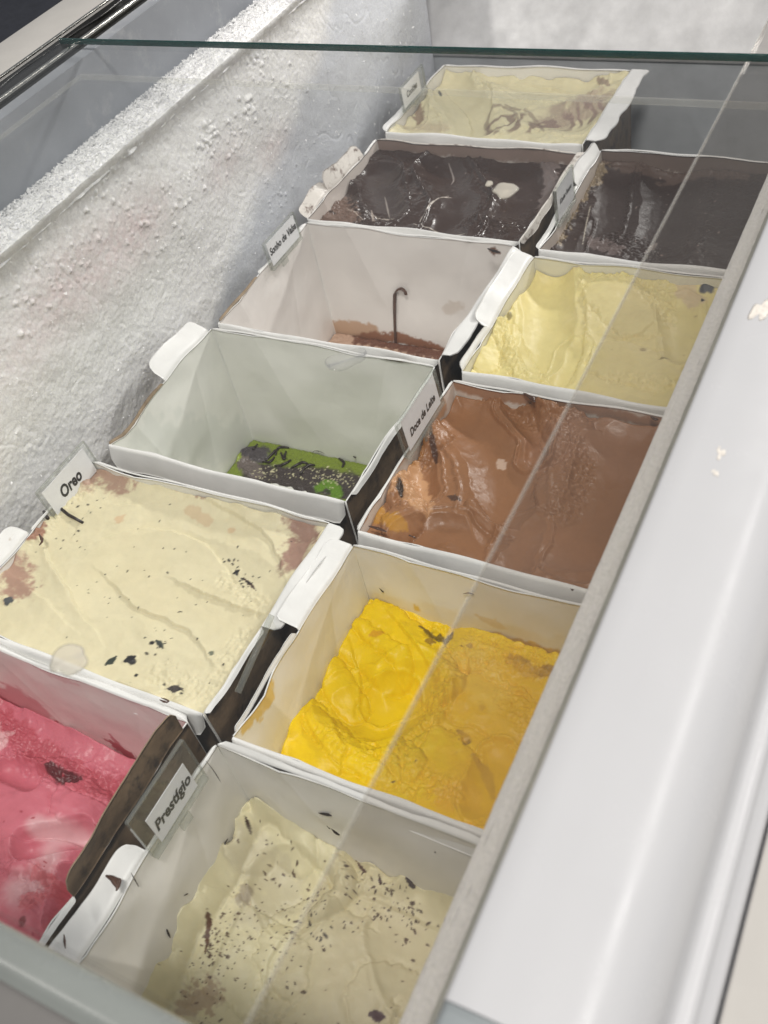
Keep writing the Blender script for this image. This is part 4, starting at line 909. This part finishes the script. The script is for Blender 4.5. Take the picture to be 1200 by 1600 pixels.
ice, hf = ice_cream('cream ice cream marbled with brown, in the farthest carton under the glass edge', .003, .246, 1.132, 1.306, -.010, (.67, .615, .41),
    strokes=[([(0.018,1.279),(0.071,1.216),(0.099,1.172)], .036, .008), ([(0.084,1.31),(0.135,1.288),(0.184,1.291)], .040, .008), ([(-0.011,1.242),(0.011,1.178)], .022, .006), ([(0.172,1.21),(0.215,1.199)], .032, .006)],
    rough=[([(0.178,1.195),(0.223,1.246)], .02, .6)], paints=sw, folds=[([(0.049,1.299),(0.091,1.251),(0.108,1.188)], .004, .014, .2), ([(0.099,1.294),(0.152,1.289),(0.217,1.262)], .004, .014, .2), ([(0.009,1.278),(0.071,1.216),(0.098,1.164)], -.004, .014, .2)], seed=900, amp=.0035, rough_all=.10, deep=1.2, climb=.006)
# strawberry
ice, hf = ice_cream('pink strawberry ice cream with dark red jam streaks and white frost patches', -.004, .234, .178, .358, -.108, (.62, .165, .215),
    strokes=[([(0.035,0.263),(0.072,0.284),(0.115,0.289)], .044, -.012, dict(torn=.6)), ([(0.124,0.31),(0.158,0.306)], .020, -.006, dict(torn=.5)), ([(0.051,0.308),(0.076,0.311)], .012, .005), ([(0.155,0.257),(0.163,0.235)], .0130, .010, dict(lip=.003)),
             ([(0.11,0.265),(0.142,0.288)], .012, .006), ([(0.118,0.232),(0.149,0.225)], .024, -.005, dict(torn=.8))],
    rough=[([(0.009,0.338),(0.062,0.327),(0.129,0.328),(0.162,0.336)], .016, 1.0), ([(0.137,0.24),(0.175,0.246)], .014, .8)],
    paints=[([(0.005,0.343),(0.049,0.334),(0.103,0.327),(0.159,0.335)], .010, (.50, .09, .12), dict(edge=.9, nscale=.010, alpha=.8)), ([(0.085,0.323),(0.098,0.321),(0.109,0.324)], .0048, (.12, .015, .02), dict(edge=.7, dh=-.002)),
            ([(0.107,0.28),(0.131,0.287),(0.163,0.294)], .0060, (.74, .48, .50), dict(edge=.35, nscale=.012, alpha=.75, soft=.8)), ([(0.124,0.268),(0.132,0.266)], .0085, (.74, .48, .50), dict(edge=.35, nscale=.012, alpha=.75, soft=.8)), ([(0.124,0.237),(0.13,0.241),(0.134,0.247)], .0095, (.74, .48, .50), dict(edge=.35, nscale=.012, alpha=.75, soft=.8)),
            ([(0.13,0.252),(0.149,0.249),(0.136,0.234)], .0050, (.55, .10, .12), dict(edge=.9, alpha=.7)), ([(0.158,0.253),(0.162,0.225)], .0060, (.62, .16, .19), dict(edge=.5, alpha=.6)), ([(0.157,0.289),(0.157,0.306)], .0040, (.55, .08, .10), dict(edge=.9, alpha=.7)),
            ([(0.012,0.327),(0.027,0.326)], .009, (.82, .55, .56), dict(edge=.7, alpha=.7)), ([(0.141,0.22)], .0030, (.25, .03, .04), dict(edge=.6))],
    specks=[(30, .12, .28, .05, .05, .0004, .0012, (.4, .05, .07))], folds=[([(0.157,0.284),(0.121,0.281),(0.084,0.255)], .0045, .02, .3), ([(0.072,0.316),(0.12,0.314),(0.162,0.319)], -.0050, .012, .9), ([(0.167,0.257),(0.174,0.225)], .004, .012, .3)], seed=1000, amp=.0034, rough_all=.14, deep=1.2, tilt=(-.016, .0), climb=.006, gloss=.34)

# thin residue on the floor of the two nearly empty cartons
def green_edge(X, Y):
    pts = [(-0.004,0.711),(0.002,0.728),(0.059,0.736),(0.121,0.737),(0.139,0.732),(0.175,0.705),(0.178,0.657),(0.09,0.63),(0.001,0.658)]
    D, T = dist_poly(X, Y, [p for p in pts[1:8]])
    return D - .043 + fbm(X, Y, .018, 3) * .010
ice, hf = ice_cream('lime green residue with dark chocolate pieces and crumbs on the carton floor', .002, .243, .573, .742, -.1475, (.19, .25, .03),
    strokes=[([(0.023,0.714),(0.086,0.702)], .020, .002)], rough=[([(0.034,0.697),(0.158,0.696)], .03, .5)],
    paints=[([(0.043,0.695),(0.087,0.701),(0.144,0.708),(0.187,0.695)], .0180, (.055, .042, .04), dict(edge=.45, nscale=.012)), ([(-0.001,0.715),(0.013,0.719),(0.023,0.722)], .0115, (.07, .06, .065), dict(edge=.35, dh=.003)), ([(0.015,0.706),(0.034,0.697)], .008, (.16, .13, .12), dict(edge=.6)),
            ([(0.113,0.696),(0.117,0.704),(0.128,0.701),(0.135,0.693)], .0058, (.12, .24, .015), dict(edge=.35, dh=.0012)), ([(0.123,0.695)], .0025, (.03, .05, .01), dict(edge=.4)),
            ([(-0.006,0.7),(0.001,0.709)], .006, (.28, .35, .05), dict(edge=.5))],
    specks=[(130, *[(0.104,0.712)][0], .024, .006, .0004, .0010, (.66, .62, .40)), (45, *[(0.044,0.7)][0], .008, .005, .0004, .0010, (.66, .62, .40)), (30, *[(0.132,0.716)][0], .010, .006, .0004, .0009, (.6, .56, .36)),
            (40, *[(0.063,0.715)][0], .02, .006, .0004, .0009, (.03, .03, .02))], outline=green_edge, seed=1100, amp=.0009, rough_all=.3, climb=.0012, sss=0, gloss=.3)
def shaving(pts, r, parent):
    P = [ground(hf, p[0], p[1], r * .7) for p in smooth_path(pts, 4)]
    tube('chocolate_shaving', P, [r * (.5 + .5 * math.sin(math.pi * (i + .5) / len(P))) for i in range(len(P))], M['choc'], parent)
for pts in ([(0.032,0.713),(0.037,0.725),(0.039,0.732)], [(0.041,0.726),(0.04,0.736),(0.051,0.739)], [(0.047,0.729),(0.054,0.723),(0.05,0.734)], [(0.048,0.712),(0.058,0.717),(0.062,0.724)], [(0.068,0.714),(0.075,0.722),(0.083,0.724)], [(0.015,0.724),(0.013,0.734)], [(0.081,0.709),(0.084,0.72),(0.091,0.725)], [(0.033,0.715),(0.04,0.716),(0.042,0.723)], [(0.122,0.729),(0.12,0.736),(0.112,0.74)]):
    shaving(pts, .0016, ice)

def peach_edge(X, Y):
    return (.918 - Y) - .004 * (1 + np.sin(X * 40)) + fbm(X, Y, .012, 5) * .006
ice, hf = ice_cream('thin brown residue along the back of the floor of the syrup streaked carton', .004, .243, .752, .932, -.1485, (.50, .34, .25),
    paints=[([(0.038,0.927),(0.088,0.927),(0.148,0.922)], .007, (.16, .07, .045), dict(edge=.9, nscale=.006))], outline=peach_edge, seed=1200, amp=.0008, rough_all=.4, climb=.002, sss=0)

# the syrup streak hooked on the back wall
pts = [(0.083,-0.162),(0.087,-0.136),(0.091,-0.112),(0.095,-0.09),(0.099,-0.075),(0.106,-0.069),(0.111,-0.071),(0.112,-0.076)]
tag(tube('syrup_streak', [(p[0], .9303, p[1]) for p in smooth_path(pts, 4)], [.0024 - .0012 * abs(i / 28 - .75) for i in range(29)], M['syrup'], None, .5), 'hooked brown syrup streak running up the back wall of a nearly empty carton', 'syrup streak')

# flecks and smears on the walls of the nearest carton
def smear(parent, plane, pts, rad, mat, seed=0, nm='chocolate_smear'):
    if plane[0] == 'y': P = [(p[0], plane[1] - .0022, p[1]) for p in smooth_path(pts, 4)]
    elif plane[0] == 'x': P = [(plane[1] + .0022, p[0], p[1]) for p in smooth_path(pts, 4)]
    else: P = [(p[0], p[1], plane[1]) for p in smooth_path(pts, 4)]
    n = len(P); rs = random.Random(seed)
    R = [rad * .62 * (.25 + .75 * math.sin(math.pi * (i + .4) / n)) * rs.uniform(.75, 1.2) for i in range(n)]
    return tube(nm, P, R, mat, parent, .6, 6)
nc = [o for o in bpy.data.objects if o.name.startswith('ice_cream_carton') and 'nearest right' in o['label']][0]
yb = .351; xl = .264
for pts, r in [([(0.251,-0.107),(0.241,-0.134),(0.229,-0.161)], .0020), ([(0.264,-0.092),(0.28,-0.088),(0.29,-0.09),(0.295,-0.099)], .0010), ([(0.332,-0.041),(0.339,-0.038),(0.343,-0.037)], .0016), ([(0.337,-0.06),(0.339,-0.064),(0.342,-0.066)], .0014), ([(0.334,-0.058),(0.335,-0.061),(0.336,-0.061)], .0008),
               ([(0.361,-0.111),(0.357,-0.131),(0.356,-0.14)], .0014), ([(0.418,-0.029),(0.418,-0.029),(0.419,-0.029)], .0008), ([(0.345,-0.114),(0.347,-0.128),(0.348,-0.135)], .0011)]:
    smear(nc, ('y', yb), pts, r, M['choc'], int(r * 1e6))
for pts, r in [([(0.32,-0.074),(0.316,-0.074),(0.311,-0.078)], .0014), ([(0.25,-0.065),(0.249,-0.069),(0.248,-0.075)], .0018), ([(0.272,-0.062),(0.274,-0.064),(0.275,-0.065)], .0009), ([(0.323,-0.078),(0.324,-0.083),(0.326,-0.084)], .0008), ([(0.337,0.005),(0.338,-0.011),(0.338,-0.025)], .0007), ([(0.256,0.009),(0.255,0.001),(0.254,-0.007)], .0009), ([(0.322,-0.104),(0.326,-0.105),(0.33,-0.107)], .0014)]:
    smear(nc, ('x', xl), pts, r, M['choc'], int(r * 1e6) + 1)
for pts, r in [([(0.254,0.248),(0.26,0.248),(0.265,0.245)], .0032), ([(0.26,0.249),(0.264,0.248),(0.266,0.243)], .0026), ([(0.252,0.21),(0.255,0.207),(0.258,0.204)], .0013)]:
    smear(nc, ('z', .0115), pts, r, M['syrup'], int(r * 1e6) + 2)

cc = [o for o in bpy.data.objects if o.name.startswith('ice_cream_carton') and 'cookie bits' in o['label']][0]
tube('syrup_drip', [(.2090, .3672, .0012), (.2095, .3655, -.006), (.2080, .3635, -.014), (.2095, .3628, -.019)], [.0046, .0036, .0042, .0020], M['syrup'], cc, .35)
def flick(desc, side, pts, r, mat, sd):
    t = [o for o in bpy.data.objects if o.name.startswith('ice_cream_carton') and desc in o['label']][0]
    smear(t, side, pts, r, mat, sd)
flick('bright yellow', ('y', .533), [(0.286,-0.042),(0.288,-0.045),(0.289,-0.046)], .0010, M['choc'], 51)
flick('bright yellow', ('y', .533), [(0.36,-0.019),(0.365,-0.016),(0.369,-0.016)], .0010, M['syrup'], 52)
flick('brown caramel', ('z', .0016), [(0.274,0.554),(0.282,0.554),(0.29,0.553)], .0022, M['syrup'], 53)
flick('brown caramel', ('z', .0016), [(0.308,0.555),(0.314,0.554)], .0014, M['syrup'], 54)
flick('brown caramel', ('z', .0020), [(0.333,0.727),(0.342,0.723),(0.346,0.719)], .0032, M['syrup'], 55)
flick('brown caramel', ('z', .0020), [(0.44,0.726),(0.444,0.724),(0.447,0.724)], .0026, M['syrup'], 56)
flick('syrup streak', ('z', .0020), [(0.221,0.921),(0.229,0.918),(0.236,0.917)], .0030, M['choc'], 57)
flick('cookie bits', ('z', .0020), [(0.011,0.463),(0.019,0.458),(0.02,0.453)], .0022, M['syrup'], 58)
# small wires: crumbs on the back wall of the lime carton
gc = [o for o in bpy.data.objects if o.name.startswith('ice_cream_carton') and 'lime green' in o['label']][0]
smear(gc, ('y', .742), [(0.078,-0.152),(0.082,-0.144),(0.089,-0.142),(0.095,-0.144)], .0008, M['choc'], 3)
smear(gc, ('y', .742), [(0.131,-0.138),(0.133,-0.139),(0.134,-0.139)], .0022, M['choc'], 4)

# ------------------------------------------------------------------ flavour labels
def flavour_label(label, x, y0, y1, z0, z1, lean, text, tsize, card=(.08, .92, .10, .95), toff=(0, 0), skew=.0, tab=.5):
    root = thing('flavour_label', label, 'flavour label', group='flavour labels clipped to the cartons')
    H = z1 - z0; Wd = y1 - y0; t = .0011
    def pt(u, v, d=0):      # u along y, v upward, d towards +x
        return (x - lean * v + d, y0 + u * Wd, z0 + v * H + skew * u)
    def slab(name, u0, u1, v0, v1, d0, d1, mat):
        V = [pt(u, v, d) for d in (d0, d1) for (u, v) in ((u0, v0), (u1, v0), (u1, v1), (u0, v1))]
        return make_obj(name, V, [(3, 2, 1, 0), (4, 5, 6, 7), (0, 1, 5, 4), (1, 2, 6, 5), (2, 3, 7, 6), (3, 0, 4, 7)], mat, root, smooth=False)
    slab('acrylic_back', 0, 1, 0, 1, -t, 0, M['acrylic'])
    slab('acrylic_front', 0, 1, 0, 1, .0009, .0009 + t * .7, M['acrylic'])
    e = .010
    slab('acrylic_rim', 0, 1, 1, 1 + e * 1.6, -t, .0009 + t * .7, M['acrylic_edge'])
    slab('acrylic_rim', -e, 0, 0, 1, -t, .0009 + t * .7, M['acrylic_edge'])
    slab('acrylic_rim', 1, 1 + e * .8, 0, 1, -t, .0009 + t * .7, M['acrylic_edge'])
    slab('acrylic_clip', 0, 1, -.07, -.005, -.002, .0028, M['acrylic_edge'])
    slab('acrylic_clip', tab - .09, tab + .09, -.26, -.07, .0015, .0030, M['acrylic_edge'])
    pp = slab('paper_card', card[0], card[1], card[2], card[3], .0001, .0006, M['paper'])
    cu = bpy.data.curves.new('lettering', 'FONT'); cu.body = text; cu.size = tsize; cu.align_x = 'CENTER'; cu.align_y = 'CENTER'
    cu.shear = .22; cu.offset = tsize * .035; cu.space_character = 1.02; cu.resolution_u = 3; cu.extrude = .00003
    tmp = bpy.data.objects.new('tmp', cu); C.objects.link(tmp)
    bpy.context.view_layer.update()
    me = bpy.data.meshes.new_from_object(tmp.evaluated_get(bpy.context.evaluated_depsgraph_get()))
    bpy.data.objects.remove(tmp, do_unlink=True)
    uc = (card[0] + card[1]) / 2 + toff[0]; vc = (card[2] + card[3]) / 2 + toff[1]
    for v in me.vertices:
        a, b, c = v.co.x, v.co.y * 1.25, v.co.z
        p = pt(uc + a / Wd, vc + b / H, .00075 + c); v.co = p
    me.materials.clear(); me.materials.append(M['ink'])
    o = bpy.data.objects.new('lettering', me); C.objects.link(o); o.parent = pp
    return root

flavour_label('acrylic label with a short name at the left rim of the cookie cream carton', .0035, .487, .551, -.009, .023, .004, 'Oreo', .0118, (.06, .93, .06, .88), (-.02, -.06))
flavour_label('acrylic label on the left rim of the syrup streaked carton beside the frosted wall', .0065, .850, .912, -.003, .026, .002, 'Sonho de Valsa', .0085, (.07, .97, .04, .92), (.0, .05), tab=.35)
flavour_label('largest acrylic label, plastic bare above its narrow card, on the nearest right carton', .2675, .272, .330, .000, .043, .001, 'Prestígio', .0102, (.16, .86, .02, .66), (.0, .0))
flavour_label('acrylic label at the left rim of the brown caramel carton', .2705, .629, .700, .003, .036, .003, 'Doce de Leite', .0080, (.10, .95, .02, .95), (.0, -.10))
flavour_label('acrylic label between the two chocolate cartons', .2735, .975, 1.026, .000, .037, .001, 'Kinder Bueno', .0058, (.10, .97, .05, .97), (0, .0))
flavour_label('faint acrylic label at the left rim of the farthest marbled cream carton', .006, 1.176, 1.240, .004, .032, .001, 'Cookies', .0085, (.05, .80, .05, .90), (0, 0))
# an edge-on label leaning between the cookie cream and the yellow carton
# 
ex = thing('flavour_label', 'clear acrylic label seen edge-on beside the yellow ice cream carton', 'flavour label', group='flavour labels clipped to the cartons')
a = [(0.44,0.028),(0.386,0.011)]
tube('acrylic_sleeve', [(.262, a[0][0], a[0][1]), (.262, a[1][0], a[1][1])], [.0024, .0024], M['acrylic_edge'], ex, 1.0)
V = [(.2595, a[0][0], a[0][1]), (.2595, a[1][0], a[1][1]), (.2615, a[1][0], a[1][1] - .035), (.2615, a[0][0], a[0][1] - .035)]
V = V + [(p[0] + .0012, p[1], p[2]) for p in V]
make_obj('acrylic_back', V, [(3, 2, 1, 0), (4, 5, 6, 7), (0, 1, 5, 4), (1, 2, 6, 5), (2, 3, 7, 6), (3, 0, 4, 7)], M['acrylic'], ex, smooth=False)

# ------------------------------------------------------------------ setting
fl = make_obj('floor', [(-4, -3, -.75), (4, -3, -.75), (4, 5, -.75), (-4, 5, -.75)], [(0, 1, 2, 3)], M['floor'], None, smooth=False)
fl['kind'] = 'structure'
